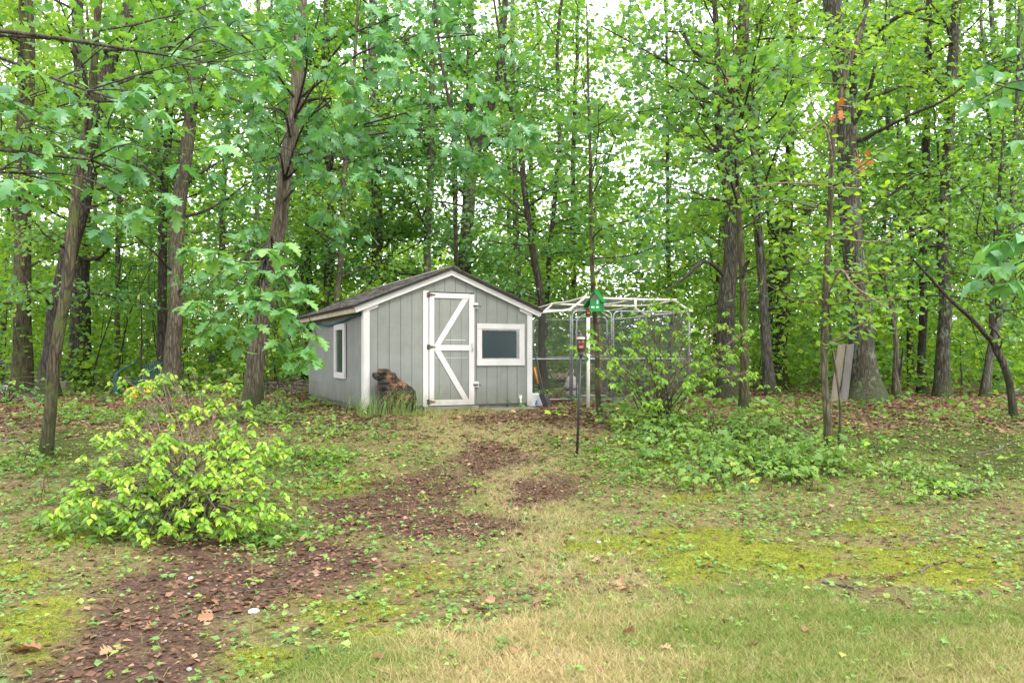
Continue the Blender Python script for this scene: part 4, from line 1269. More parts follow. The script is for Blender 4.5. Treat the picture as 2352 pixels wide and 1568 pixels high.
# in front of and over the run
tree(15, 'thin mossy sapling carrying the green feeder', [(1380, 968, 13), (1374, 900, 12), (1371, 800, 11.5), (1366, 720, 11), (1361, 600, 10.5), (1357, 450, 9), (1354, 350, 8), (1350, 220, 6)], 13.0, 'bark_moss', 1.5, .2,
     cr=[(2.1, 5.2, 10, 1.0, 2.1, 30, .14), (1.1, 1.5, 2, .5, .8, 12, .10)], leaf='deep', T=MAPLE)
tree(16, 'lichen-spotted trunk right of the run with crooked fork', [(1674, 893, 54), (1671, 830, 42), (1672, 700, 37), (1676, 560, 33), (1676, 480, 30), (1668, 400, 23), (1654, 320, 18), (1650, 200, 15), (1648, 60, 12), (1644, 0, 11)], 18.4, 'bark_brown', 3,
     cr=[(4.2, 10.5, 14, 1.6, 3.2, 50, .135)], leaf='maple', sides=14,
     lim=[([(1664, 410, 18.4), (1672, 330, 18.2), (1684, 230, 18), (1670, 195, 18), (1640, 160, 17.7), (1580, 100, 17.2), (1560, 40, 17)], .085, .02), ([(1684, 220, 18), (1715, 170, 17.7), (1760, 110, 17.5), (1775, 60, 17.3)], .05, .012),
          ([(1652, 300, 18.3), (1610, 240, 17.8), (1570, 190, 17.5)], .035, .012), ([(1672, 640, 18.4), (1620, 600, 18), (1570, 640, 17.6), (1525, 672, 17.3)], .05, .02)])
tree(17, 'straight brown trunk close behind the crooked forked tree', [(1672, 885, 28), (1676, 700, 26), (1683, 500, 25), (1691, 320, 24), (1700, 150, 23), (1706, 0, 20)], 21.5, 'bark_brown', 5, cr=[(1.9, 5.2, 7, 1.5, 2.9, 44, .135), (5, 13, 13, 2, 3.5, 55, .15)], leaf='sunny')


def over_right(r, bt, tr):
    """sprays over the upper right, nearer than the trunks"""
    P_, A_, S_ = [], [], []
    for hx, hy in ((1380, 60), (1470, 150), (1560, 70), (1650, 150), (1750, 60), (1830, 150), (1600, 280), (1440, 290), (1740, 290)):
        hub = P(hx, hy, 12.2 + r.normal(0, .8))
        st = tr[np.argmin(np.abs(tr[:, 2] - (hub[2] - .4)))]
        mn = spline([st, (st + hub) / 2 + r.normal(0, .15, 3), hub], 9)
        bt.add(mn, np.linspace(.025, .010, 9), 5)
        for i in range(9):
            e = hub + r.normal(0, 1, 3) * np.array([.55, .6, .4])
            s1 = mn[int(r.integers(4, 9))]
            q = spline([s1, (s1 + e) / 2 + r.normal(0, .08, 3), e], 6)
            bt.add(q, np.linspace(.008, .003, 6), 3)
            n = 14
            c = q[r.integers(2, 6, n)] + r.normal(0, 1, (n, 3)) * np.array([.16, .16, .07])
            a = r.uniform(0, 6.28, n)
            P_.append(c); A_.append(np.stack([np.cos(a), np.sin(a), -.35 + 0 * a], -1)); S_.append(np.full(n, .13))
    return np.concatenate(P_), np.concatenate(A_), np.concatenate(S_)


tree(18, 'short olive-barked trunk with a snapped side limb right of the run', [(1711, 945, 26), (1709, 860, 20), (1706, 760, 18), (1704, 640, 17), (1700, 540, 14), (1694, 420, 11), (1690, 300, 8)], 14.6, 'bark_moss', 2, .35,
     cr=[(3.0, 6, 9, 1.2, 2.4, 36, .13)], leaf='maple', T=MAPLE, extra=over_right, lim=[([(1704, 640, 14.6), (1712, 612, 14.5), (1720, 600, 14.4)], .05, .03)])
tree(19, 'straight pale trunk with peeling bark between crooked tree and dark pair', [(1768, 895, 28), (1762, 800, 24), (1755, 690, 21), (1745, 556, 20), (1738, 433, 18), (1728, 233, 16), (1718, 90, 14), (1714, 0, 13)], 19.5, 'bark_grey', 4,
     cr=[(1.9, 5.2, 7, 1.5, 2.9, 44, .135), (4.5, 11, 12, 1.6, 3, 50, .135)], leaf='sunny', lim=[([(1740, 470, 19.5), (1790, 330, 18), (1840, 250, 17.4)], .03, .01)])
tree(20, 'dark leaning trunk, front one of the dark pair', [(1786, 882, 40), (1792, 780, 34), (1800, 680, 30), (1806, 556, 27), (1812, 400, 22), (1818, 200, 18), (1822, 0, 15)], 23.5, 'bark_dark', 5, cr=[(1.9, 5.2, 7, 1.5, 2.9, 44, .135), (4.5, 13, 13, 2, 3.6, 55, .16)], leaf='sunny')
tree(21, 'dark forked trunk, rear one of the dark pair', [(1762, 880, 26), (1768, 720, 22), (1776, 600, 20), (1784, 520, 18), (1800, 420, 12), (1812, 300, 10)], 25, 'bark_dark', 5, cr=[(1.9, 5.2, 7, 1.5, 2.9, 44, .135), (4.5, 13, 12, 2, 3.4, 50, .16)], leaf='maple',
     lim=[([(1776, 600, 25), (1768, 500, 25), (1756, 400, 25), (1750, 300, 25)], .12, .05)])


def sassafras(r, bt, tr):
    """pale sprays held out level from the slender tree"""
    P_, A_, S_ = [], [], []
    G_ = [(1760, 660), (1800, 640), (1830, 690), (1850, 580), (1960, 700), (2010, 690), (2060, 650), (1960, 620), (2000, 590), (2080, 600), (1880, 560), (1840, 470), (1770, 480), (1720, 450), (1690, 470), (1960, 480), (2020, 430), (2080, 480), (2120, 520), (1800, 560),
          (1930, 730), (1990, 740), (2060, 720), (2110, 690), (1860, 640), (1790, 400), (1850, 370), (1990, 360), (2060, 330), (1900, 300), (1800, 250), (1860, 180), (1960, 200), (2030, 240), (1880, 100), (1950, 80), (1820, 90), (2040, 130), (1760, 170)]
    for px, py in G_:
        e = P(px + r.normal(0, 8), py + r.normal(0, 8), 10.3 + r.normal(0, .7))
        j = np.argmin(np.abs(tr[:, 2] - (e[2] - r.uniform(.0, .45))))
        m_ = (tr[j] + e) / 2 + r.normal(0, .06, 3)
        q = spline([tr[j], m_, e], 9)
        bt.add(q, np.linspace(.014, .004, 9), 4)
        n = 30
        t = r.uniform(.25, 1.05, n); k = np.clip((t * 8).astype(int), 0, 7)
        c = q[k] + (q[k + 1] - q[k]) * (t * 8 - k)[:, None] + r.normal(0, 1, (n, 3)) * np.array([.18, .18, .09])
        dv = unit(e - tr[j]); sd_ = np.cross(dv, UP)
        P_.append(c); A_.append(dv * .6 + sd_ * r.choice([-1, 1], n)[:, None] + np.array([0, 0, -.15])); S_.append(np.full(n, .12))
    return np.concatenate(P_), np.concatenate(A_), np.concatenate(S_)


T19 = tree(22, 'slender pale tree standing in the ground cover in front of the big oak', [(1904, 1030, 20), (1900, 940, 17), (1896, 823, 16), (1898, 657, 15), (1904, 523, 14), (1908, 420, 13), (1915, 300, 12), (1934, 200, 11), (1951, 133, 10), (1978, 60, 8), (1990, 0, 7)],
           G(1904, 1030)[1], 'bark_tan', 1.5, .25, extra=sassafras, leaf='sunny', T=OVATE, twig='twig_pale',
           lim=[([(1913, 430, 10.4), (1880, 425, 10.2), (1800, 420, 10), (1730, 430, 9.8)], .02, .006), ([(1910, 340, 10.5), (1890, 285, 10.4), (1860, 300, 10.2), (1830, 305, 10)], .02, .006),
                ([(1940, 190, 10.6), (1910, 120, 10.4), (1890, 90, 10.2)], .02, .006), ([(1898, 690, 10.4), (1930, 620, 10), (1960, 655, 9.8), (2010, 690, 9.6), (2060, 720, 9.4)], .018, .006)])
tree(23, 'bent whip stem rising beside the slender pale tree', [(1926, 1022, 6.5), (1930, 940, 6), (1924, 870, 5.5), (1912, 790, 5), (1906, 720, 4.5), (1905, 640, 4)], G(1926, 1022)[1], 'bark_tan', .3, .1, cr=[(1.7, 2.1, 2, .4, .7, 10, .09)], leaf='maple', T=OVATE)
tree(24, 'massive oak with a flared mossy base and lichen patches', [(1986, 917, 92), (1984, 870, 66), (1980, 800, 57), (1974, 723, 52), (1966, 620, 49), (1957, 500, 47), (1945, 330, 45), (1935, 220, 44), (1924, 110, 43), (1914, 0, 41)], 17.3, 'bark_lichen', 5, .35,
     cr=[(5.5, 12, 14, 2, 4, 60, .14)], leaf='sunny', sides=20,
     lim=[([(1965, 330, 17.3), (2020, 300, 16.6), (2100, 260, 16), (2170, 230, 15.6), (2260, 160, 15.2)], .05, .015), ([(1955, 70, 17.3), (1990, 95, 16.8), (2030, 60, 16.4), (2080, 30, 16), (2130, 20, 15.8)], .07, .03),
          ([(1962, 240, 17.3), (1960, 140, 16.8), (1982, 60, 16.6), (1992, -20, 16.4)], .08, .05)])
tree(25, 'dead reddish forked stem right of the massive oak', [(2060, 922, 22), (2056, 860, 15), (2056, 780, 11), (2050, 720, 9), (2040, 660, 8), (2030, 600, 6)], 17.8, 'bark_tan', .4, .3, cr=[(3, 3.6, 2, .5, .8, 6, .1)], leaf='maple',
     lim=[([(2056, 780, 17.8), (2053, 700, 17.8), (2050, 600, 17.9), (2046, 520, 18)], .035, .015), ([(2062, 880, 17.8), (2070, 840, 17.7), (2074, 800, 17.6)], .04, .015)])
tree(26, 'thin straight trunk, left of the two upright right-hand trunks', [(2119, 900, 22), (2121, 800, 18), (2123, 710, 17), (2124, 560, 17), (2127, 400, 17), (2131, 233, 16), (2136, 50, 15), (2138, 0, 14)], 20.5, 'bark_dark', 4, cr=[(1.9, 5.2, 7, 1.5, 2.9, 44, .135), (3.5, 11, 13, 1.8, 3.2, 50, .145)], leaf='maple',
     lim=[([(2125, 470, 20.5), (2090, 500, 20), (2050, 530, 19.6), (1990, 560, 19.2)], .035, .01), ([(2128, 380, 20.5), (2070, 430, 20), (2010, 470, 19.5), (1975, 500, 19.2)], .04, .012)])
tree(27, 'tall clear straight trunk, right of the two upright right-hand trunks', [(2164, 908, 36), (2166, 800, 29), (2168, 690, 27), (2172, 500, 25), (2178, 333, 24), (2185, 200, 23), (2195, 0, 20)], 18.8, 'bark_lichen', 4, cr=[(1.9, 5.2, 7, 1.5, 2.9, 44, .135), (4.5, 11, 12, 1.8, 3.4, 50, .14)], leaf='sunny', sides=14)
tree(28, 'black crooked tree leaning in from the right edge', [(2331, 972, 19), (2322, 910, 16), (2314, 870, 16), (2298, 825, 16), (2277, 785, 15), (2275, 723, 10), (2278, 623, 9), (2286, 520, 8), (2296, 430, 7)], 13.0, 'bark_dark', 1, .2,
     cr=[(1.3, 4.4, 16, 1.2, 2.3, 46, .115)], leaf='maple', T=OVATE, lim=[([(2275, 783, 13), (2240, 740, 12.8), (2185, 690, 12.6), (2135, 636, 12.4), (2098, 596, 12.2)], .045, .015), ([(2290, 810, 13), (2300, 780, 12.9), (2260, 730, 12.8)], .02, .01)])
tree(29, 'grey trunk leaning right behind the black crooked tree', [(2262, 890, 20), (2275, 820, 17), (2288, 760, 16), (2302, 690, 14), (2318, 560, 12), (2330, 400, 10), (2338, 200, 8)], 19, 'bark_grey', 3, cr=[(1.9, 5.2, 7, 1.5, 2.9, 44, .135), (3.2, 10, 13, 1.8, 3.2, 52, .14)], leaf='sunny')

# --- trees whose trunks stand just outside the view and reach in
OAKS = single(OAK, 'oak_leaf', 'oak', .14)
OAKS2 = single(OAK, 'oak_leaf', 'oak_low', .14)
OVS = single(OVATE, 'broad_leaf', 'oak', .12)


def bough(seed, label, name, base_xy, height, guides, d, sd, leaf_meshes, size, per, group=None, tr_r=.11, lmat='oak', T=OAK, st_z=None, droop=.55, src=None):
    r = np.random.default_rng(seed)
    base = onground(*base_xy)
    t = thing(name, label, 'tree', base, 0, group)
    tr = spline([base - [0, 0, .1], base + [r.normal(0, .1), 0, height * .5], base + [r.normal(0, .2), .1, height]], 26)
    tb = TB(); tb.add(tr, np.linspace(tr_r, tr_r * .4, 26), 10, .07, seed)
    put('trunk', tb.mesh('trunk', base), M['bark_brown'], t)
    bt = TB()
    cnt = 0
    restp, resta, rests = [], [], []
    E_ = np.array([P(g[0] + r.normal(0, 6), g[1] + r.normal(0, 6), (g[2] if len(g) > 2 else d) + r.normal(0, sd)) for g in guides])
    order = np.lexsort((E_[:, 0], np.round(E_[:, 2] / .55)))
    hubs = []
    for grp in np.array_split(order, max(1, len(guides) // 7)):
        hub = E_[grp].mean(0) + np.array([np.sign(base[0]) * .35, 0, .1])
        s0 = tr[np.argmin(np.abs(tr[:, 2] - np.clip(hub[2] + r.uniform(-.1, .4), .8, base[2] + height)))]
        mn = spline([s0, (s0 + hub) / 2 + np.array([0, 0, .15]) + r.normal(0, .1, 3), hub], 10)
        bt.add(mn, np.linspace(.03, .012, 10), 6)
        hubs += [(mn, e) for e in E_[grp]]
    for mn, e in hubs:
        s1 = mn[int(np.argmin(np.linalg.norm(mn - e, axis=1) + r.uniform(0, .3, len(mn))))]
        q = spline([s1, (s1 + e) / 2 + np.array([0, 0, .06]) + r.normal(0, .05, 3), e], 7)
        bt.add(q, np.linspace(.010, .0035, 7), 4)
        for c_ in range(per[0]):
            c = q[-1] + r.normal(0, 1, 3) * np.array([.2, .2, .1]) if c_ else q[-1]
            if c_:
                bt.add(spline([q[-3], (q[-3] + c) / 2 + r.normal(0, .03, 3), c], 4), np.linspace(.006, .003, 4), 4)
            n = per[1] + int(r.integers(0, 3)); a0 = r.uniform(0, 6.28)
            for i in range(n):
                a = a0 + i * 2.4 + r.normal(0, .3)
                ax = np.array([math.cos(a), math.sin(a), -droop + r.normal(0, .25)])
                s = size * r.uniform(.65, 1.15)
                if cnt < 290:
                    leafobj(leaf_meshes[int(r.integers(0, 5))], t, base, c, ax, UP + r.normal(0, .35, 3), s); cnt += 1
                else:
                    restp.append(c); resta.append(ax); rests.append(s)
    put('branches', bt.mesh('branches', base), M['twig'], t)
    if restp:
        n = len(restp)
        o = put('foliage', leaves('foliage', T, np.array(restp), np.array(resta), UP + r.normal(0, .35, (n, 3)), np.array(rests), r.beta(2, 2, n), base), M[lmat], t, kind='stuff')
    return t


gl = [(30, 225), (80, 250), (60, 320), (140, 295), (190, 255), (100, 365), (35, 400), (165, 365), (245, 190), (295, 215), (335, 265), (275, 325), (225, 430), (295, 395), (325, 470), (375, 440), (395, 490), (20, 300), (120, 430), (60, 470),
      (200, 330), (150, 210), (10, 180), (330, 200), (390, 300), (240, 520), (420, 380), (70, 400), (130, 250), (230, 290), (310, 330), (30, 260), (440, 210), (480, 150), (400, 120), (540, 130), (590, 190), (620, 130), (510, 60)]
bough(51, 'oak with big blue-green lobed leaves reaching in from the left edge', 'oak_tree', (-6.4, 7.4), 6.2, gl, 7.6, .45, OAKS, .195, (2, 3), 'oaks leaning into the view')
gs = [(470, 625), (520, 640), (560, 605), (610, 625), (650, 645), (690, 685), (715, 740), (650, 720), (600, 700), (550, 700), (490, 740), (460, 775), (520, 745), (590, 745), (640, 785), (700, 800), (728, 770), (655, 590), (580, 660), (430, 570), (500, 590),
      (610, 570), (670, 620), (540, 770), (690, 840), (570, 565), (450, 690), (620, 670), (680, 740)]


def low_spray():
    """low oak spray in front of the leaning tan trunk: it belongs to that tree"""
    t, base, tr = T6
    r = np.random.default_rng(77)
    bt = TB(); j = np.argmin(np.abs(tr[:, 2] - 2.75))
    hub = P(610, 600, 9.5)
    main = spline([tr[j], (tr[j] + hub) / 2 + np.array([0, 0, .35]), hub], 12)
    bt.add(main, np.linspace(.03, .014, 12), 6)
    for g in gs:
        e = P(g[0], g[1], 8.9 + r.normal(0, .4))
        q = spline([main[8 + int(r.integers(0, 4))], (hub + e) / 2 + np.array([0, 0, .05]) + r.normal(0, .05, 3), e], 7)
        bt.add(q, np.linspace(.013, .004, 7), 4)
        for c_ in range(2):
            c = e + (r.normal(0, .1, 3) if c_ else 0)
            a0 = r.uniform(0, 6.28)
            for i in range(5):
                a = a0 + i * 2.2
                leafobj(OAKS2[int(r.integers(0, 5))], t, base, c, (math.cos(a), math.sin(a) - .25, -.45 + r.normal(0, .25)), UP + r.normal(0, .35, 3) + np.array([0, -.3, 0]), .205 * r.uniform(.6, 1.2))
    put('low_branch', bt.mesh('low_branch', base), M['twig'], t)


low_spray()
gr = [(2300, 560), (2340, 590), (2280, 610), (2330, 640), (2290, 570), (2350, 540), (2240, 170, 8), (2280, 230, 8), (2330, 110, 8), (2345, 200, 8), (2200, 190, 9), (2350, 330, 8), (2260, 640, 7), (2340, 480, 7)]
bough(53, 'tree with large oval leaves reaching in from the right edge', 'hickory_tree', (5.9, 6.6), 4.6, gr, 6.4, .3, OVS, .19, (2, 4), 'oaks leaning into the view', T=OVATE)
ga = [(1980, 30, 11), (2040, 70, 11), (1840, 40, 11), (1780, 80, 11), (1700, 60, 11), (1640, 110, 11), (1580, 60, 11), (1500, 90, 11), (1440, 40, 11), (1520, 170, 11), (1600, 190, 11), (1450, 150, 11), (2120, 90, 11), (2200, 60, 11), (2100, 160, 11), (1380, 90, 11), (1330, 40, 11), (1400, 240, 11.5), (1330, 190, 11.5)]

# ------------------------------------------------------------------ woods behind
def woods():
    r = np.random.default_rng(5)
    k = 0
    tries = 0
    used = []
    while k < 38 and tries < 3000:
        tries += 1
        d = r.uniform(24, 39)
        px = r.uniform(-120, 2470)
        x = (px - CX) / F * d
        if any((x - u[0]) ** 2 + (d - u[1]) ** 2 < 5.5 for u in used):
            continue
        if 1050 < px < 1500 and d < 26:
            continue
        used.append((x, d)); k += 1
        w_ = r.uniform(.14, .34) / d * F
        ln = r.normal(0, 26)
        far = d > 31
        b = toD(x, d, float(hgt(x, d)))[1]
        pts = [(px, b, w_), (px + ln * .3, 620, w_ * .85), (px + ln * .7 + r.normal(0, 6), 350, w_ * .75), (px + ln + r.normal(0, 8), 100, w_ * .6), (px + ln * 1.2, -100, w_ * .5)]
        h1 = EYE + 800 / F * d
        tree(200 + k, 'slim far tree standing deep in the woods' if far else 'slim tree standing among the woods behind the clearing', pts, d,
             ['bark_grey', 'bark_brown', 'bark_dark'][k % 3], 2, .3,
             cr=[(2.2, 6.5, 9, 1.6, 3.4, 44, .19), (6.5, h1, 10, 2.0, 4.2, 46, .21)], leaf=['sunny', 'maple', 'sunny', 'deep'][k % 4], T=DIAM, name='woodland_tree',
             group='slim far trees deep in the woods' if far else 'slim trees among the woods behind', sides=9)


woods()


def mass(name, label, n, gen, T, size, mat, seed):
    r = np.random.default_rng(seed)
    pos = gen(r, n)
    pos = pos[pos[:, 2] > hgt(pos[:, 0], pos[:, 1]) + .03]
    m = len(pos)
    a = r.uniform(0, 6.28, m)
    ax = np.stack([np.cos(a), np.sin(a), r.normal(-.25, .3, m)], -1)
    nr = UP * .6 + r.normal(0, .75, (m, 3)) + np.array([0, -.25, 0])
    clump = np.repeat(np.exp(r.normal(0, .28, m // 30 + 1)), 30)[:m]
    tint = np.repeat(r.normal(0, .16, m // 30 + 1), 30)[:m]
    o = put(name, leaves(name, T, pos, ax, nr, size * clump * r.uniform(.55, 1.3, m), np.clip(r.beta(2, 2, m) + tint, 0, 1)), M[mat], kind='stuff')
    tag(o, label, 'foliage')
    return o


def far_gen(r, n):
    # clumps hung in layers in front of the horizon, thinner towards the top and the upper right
    C = n // 70
    d = r.uniform(54, 84, C * 3)
    px = r.uniform(-250, 2600, C * 3)
    py = r.uniform(-160, 830, C * 3)
    keep = r.random(C * 3) < np.clip(np.interp(py, [-160, 150, 420, 620, 830], [.16, .28, .5, .9, 1.0]) * np.where((px > 2050) & (py < 380), .3, 1) * (.45 + 1.1 * fbm(px * .006, py * .009, 71, 3)), 0, 1)
    d, px, py = d[keep][:C], px[keep][:C], py[keep][:C]
    c = np.stack([(px - CX) / F * d, d, EYE + (CY - py) / F * d], -1)
    k = 70
    p = np.repeat(c, k, 0)
    return p + r.normal(0, 1, p.shape) * np.array([1.5, 1.5, .8])


mass('distant_foliage', 'pale green foliage of the far woods closing the view', 70000, far_gen, DIAM, .5, 'sunny', 61)


def under_gen(r, n):
    C = n // 60
    d = 19.5 + 19 * r.random(C * 4) ** .8
    px = r.uniform(-200, 2550, C * 4)
    x = (px - CX) / F * d
    ok = np.ones(len(d), bool)
    ok &= ~((x > -5.6) & (x < 4.4) & (d < 23.2))
    ok &= r.random(len(d)) < (.25 + 1.2 * fbm(x * .3, d * .3, 81, 3)) * np.interp(d, [19.5, 22, 30], [.45, .9, 1])
    d, x = d[ok][:C], x[ok][:C]
    h = np.abs(r.normal(0, 1.0, len(d))) * np.interp(d, [20, 26, 44], [.7, 1.6, 3.0]) + .2
    c = np.stack([x, d, hgt(x, d) + h], -1)
    p = np.repeat(c, 60, 0)
    return p + r.normal(0, 1, p.shape) * np.array([.5, .5, .26])


ug = mass('undergrowth', 'leafy undergrowth filling the woods behind the clearing', 84000, under_gen, DIAM, .15, 'sunny', 62)


tb = TB(); r = np.random.default_rng(64)
for i in range(110):                      # whip stems inside the undergrowth
    d_ = r.uniform(19.5, 32); x_ = (r.uniform(-60, 2420) - CX) / F * d_
    if -5.8 < x_ < 4.8 and d_ < 24:
        continue
    b_ = onground(x_, d_); h_ = r.uniform(1.2, 4.5)
    q = limb(r, b_ - np.array([0, 0, .05]), (r.normal(0, .12), r.normal(0, .12), 1), h_, 7, 0, .06)
    tb.add(q, np.linspace(r.uniform(.012, .03), .006, 7), 5)
put('stems', tb.mesh('stems', (0, 0, 0)), M['bark_dark'], ug)


def under2(r, n):
    C = n // 60
    d = r.uniform(22, 40, C * 3)
    px = r.uniform(-200, 2550, C * 3)
    x = (px - CX) / F * d
    ok = ~((x > -5.8) & (x < 4.8) & (d < 24))
    ok &= r.random(len(d)) < 1.4 * fbm(x * .25, d * .25, 91, 3) ** 1.5
    d, x = d[ok][:C], x[ok][:C]
    h = r.uniform(.3, 4.5, len(d)) ** 1.0
    c = np.stack([x, d, hgt(x, d) + h], -1)
    p = np.repeat(c, 60, 0)
    return p + r.normal(0, 1, p.shape) * np.array([.65, .65, .22])


mass('sapling_foliage', 'bright yellow-green sapling leaves in layers within the woods', 42000, under2, DIAM, .17, 'sunny', 63)


# ------------------------------------------------------------------ shrubs with leaves of their own
LIMES = single(OVATE, 'lime_leaf', 'lime', .16)
SPICES = single(OVATE, 'spice_leaf', 'spice', .14)


def shrub(seed, label, name, base, guides, sd, meshes, mat, size, whorls, jit, twig='twig_pale', cap=290, per=6):
    r = np.random.default_rng(seed)
    t = thing(name, label, 'shrub', base)
    bt = TB(); cnt = 0
    rp, ra, rs = [], [], []
    for g in guides:
        e = P(*g) + r.normal(0, sd, 3)
        s0 = base + np.array([r.normal(0, .12), r.normal(0, .12), -.03])
        m_ = s0 + (e - s0) * .5 + np.array([0, 0, .16 + .12 * r.random()])
        q = spline([s0, m_, e], 10)
        bt.add(q, np.linspace(.013, .004, 10), 5)
        for w_ in range(whorls):
            c = e + (r.normal(0, 1, 3) * jit if w_ else 0)
            if w_:
                s1 = q[int(r.integers(5, 9))]
                bt.add(spline([s1, (s1 + c) / 2 + np.array([0, 0, .03]), c], 5), np.linspace(.005, .002, 5), 4)
            a0 = r.uniform(0, 6.28)
            for i in range(per):
                a = a0 + i * 6.28 / per * 1.03 + r.normal(0, .2)
                ax = np.array([math.cos(a), math.sin(a) - .25, -.62 + r.normal(0, .25)])
                cc = c + np.array([0, 0, -.018 * (i % 3)])
                s = size * r.uniform(.65, 1.15)
                if cnt < cap and (w_ < 2 or r.random() < .3):
                    leafobj(meshes[int(r.integers(0, 5))], t, base, cc, ax, UP + np.array([0, -.35, 0]) + r.normal(0, .3, 3), s); cnt += 1
                else:
                    rp.append(cc); ra.append(ax); rs.append(s)
    put('stems', bt.mesh('stems', base), M[twig], t)
    if rp:
        n = len(rp)
        put('foliage', leaves('foliage', OVATE, np.array(rp), np.array(ra), UP + np.array([0, -.35, 0]) + r.normal(0, .3, (n, 3)), np.array(rs), r.random(n), base), M[mat], t, kind='stuff')
    return t


lg = [(200, 1110, 6.9), (255, 1082, 7.0), (330, 1050, 7.2), (178, 1135, 6.8), (300, 1115, 6.8), (370, 1100, 6.9), (420, 1012, 7.5), (480, 1000, 7.4), (520, 1040, 7.2), (470, 1060, 7.1), (560, 1120, 6.9), (588, 1150, 6.8),
      (606, 1182, 6.7), (540, 1082, 7.1), (245, 1010, 7.6), (290, 990, 7.8), (430, 955, 8.0), (500, 935, 8.2), (340, 935, 8.3), (310, 885, 8.5), (360, 878, 8.6), (480, 905, 8.4), (400, 1170, 6.6), (440, 1192, 6.6), (350, 1185, 6.6), (500, 1185, 6.6),
      (595, 1025, 7.6), (640, 1000, 7.8), (165, 1160, 6.8), (232, 1140, 6.7), (380, 1055, 7.2), (450, 1110, 6.8), (280, 1060, 7.1), (520, 985, 7.6), (555, 1040, 7.2), (410, 1070, 7.0), (260, 1180, 6.6), (560, 1190, 6.6), (340, 900, 8.4), (400, 870, 8.6), (500, 880, 8.5)]
bs = G(400, 1215)
shrub(301, 'bright lime-green shrub sprawling on the near left bank', 'lime_shrub', onground(bs[0], bs[1] + .35), lg, .05, LIMES, 'lime', .078, 11, np.array([.12, .15, .085]))
sg = [(1400, 822), (1440, 792), (1480, 762), (1520, 742), (1560, 722), (1480, 832), (1500, 862), (1460, 865), (1540, 852), (1580, 832), (1600, 792), (1540, 792), (1500, 705), (1560, 700), (1650, 762), (1690, 790), (1620, 872), (1440, 902), (1540, 902),
      (1580, 882), (1640, 842), (1480, 905), (1720, 772), (1738, 850), (1440, 762), (1600, 905), (1500, 925), (1420, 852), (1350, 775), (1390, 770), (1330, 800), (1660, 820), (1560, 760), (1610, 830), (1520, 830), (1470, 800)]
bs = G(1505, 968)
shrub(302, 'fresh green shrub growing in front of the chain-link run', 'spicebush', onground(bs[0], bs[1]), [(a, b, bs[1] - .3 + .5 * math.sin(a * 7.3)) for a, b in sg], .08, SPICES, 'spice', .085, 8, np.array([.14, .2, .09]))
bs = G(1700, 905)
shrub(303, 'small green shrub at the foot of the short olive trunk', 'spicebush', onground(bs[0], bs[1]), [(1640, 885, 15), (1690, 880, 15.2), (1740, 875, 15), (1670, 850, 15.3), (1720, 850, 15)], .1, SPICES, 'spice', .09, 4, np.array([.2, .2, .08]), cap=60)
bs = G(20, 925)
shrub(304, 'dark green low shrub at the left edge before the leftmost trunk', 'low_shrub', onground(bs[0], bs[1]), [(0, 890, 16), (30, 880, 16.2), (60, 890, 16), (90, 900, 15.8), (20, 905, 15.8), (70, 915, 15.6), (-20, 895, 16)], .12, SPICES, 'deep', .085, 6, np.array([.25, .25, .1]), cap=30)
bs = G(640, 950)
shrub(305, 'dull green fern-like shrub at the foot of the leaning tan trunk', 'low_shrub', onground(bs[0], bs[1]), [(600, 935, 14), (640, 930, 14), (670, 938, 13.8), (620, 950, 13.6), (655, 955, 13.6)], .06, SPICES, 'cover', .06, 7, np.array([.14, .14, .06]), cap=30)

# tall grass tuft before the carving
def grass_tuft(seed, label, base, n, h, lean, rad):
    r = np.random.default_rng(seed)
    V, Fq, R = [], [], []
    for i in range(n):
        b = base + np.array([r.normal(0, rad), r.normal(0, rad * .5), -.02])
        a = r.uniform(0, 6.28); L = h * r.uniform(.5, 1.1); w_ = r.uniform(.003, .006)
        dirn = np.array([math.cos(a), math.sin(a) * .7, 0]) * r.uniform(.2, 1.0) * lean + np.array([lean * .25, 0, 0])
        sd_ = np.array([-math.sin(a), math.cos(a), 0])
        for j in range(7):
            t = j / 6
            c = b + dirn * L * t ** 2 + UP * L * (t - .38 * t ** 3)
            V += [c - sd_ * w_ * (1 - t * .9), c + sd_ * w_ * (1 - t * .9)]
        k = i * 14
        for j in range(6):
            Fq.append((k + 2 * j, k + 2 * j + 1, k + 2 * j + 3, k + 2 * j + 2)); R.append(r.random())
    # each blade one tint
    R = np.repeat(r.beta(2, 2.4, n), 6)
    t = thing('grass_tuft', label, 'grass', base)
    put('blades', npmesh('blades', np.array(V), np.array(Fq), True, R, base), M['tall_grass'], t)


p = shedpt(.32, -.85, 0); grass_tuft(41, 'tall arching grass tuft in front of the wooden carving', onground(p[0], p[1]), 130, .8, 1.0, .27)
p = shedpt(-.18, -.35, 0); grass_tuft(42, 'tall thin grass tuft against the left corner of the shed', onground(p[0], p[1]), 60, .6, .7, .16)

# ------------------------------------------------------------------ ground cover, weeds, moss, grass, litter
def scatter(r, n, x0, x1, y0, y1, dens):
    x = r.uniform(x0, x1, n); y = r.uniform(y0, y1, n)
    Z = zones(x, y)
    k = (r.random(n) < dens(Z, x, y)) & (np.abs(x) < y * .70 + .9)
    # nothing grows inside the shed
    c_, s_ = math.cos(TH), math.sin(TH)
    lx, ly = x - SO[0], y - SO[1]
    u, v = lx * c_ + ly * s_, -lx * s_ + ly * c_
    k &= ~((u > -.06) & (u < 3.12) & (v > -.03) & (v < 5.2))
    return x[k], y[k], {a: b[k] for a, b in Z.items()}


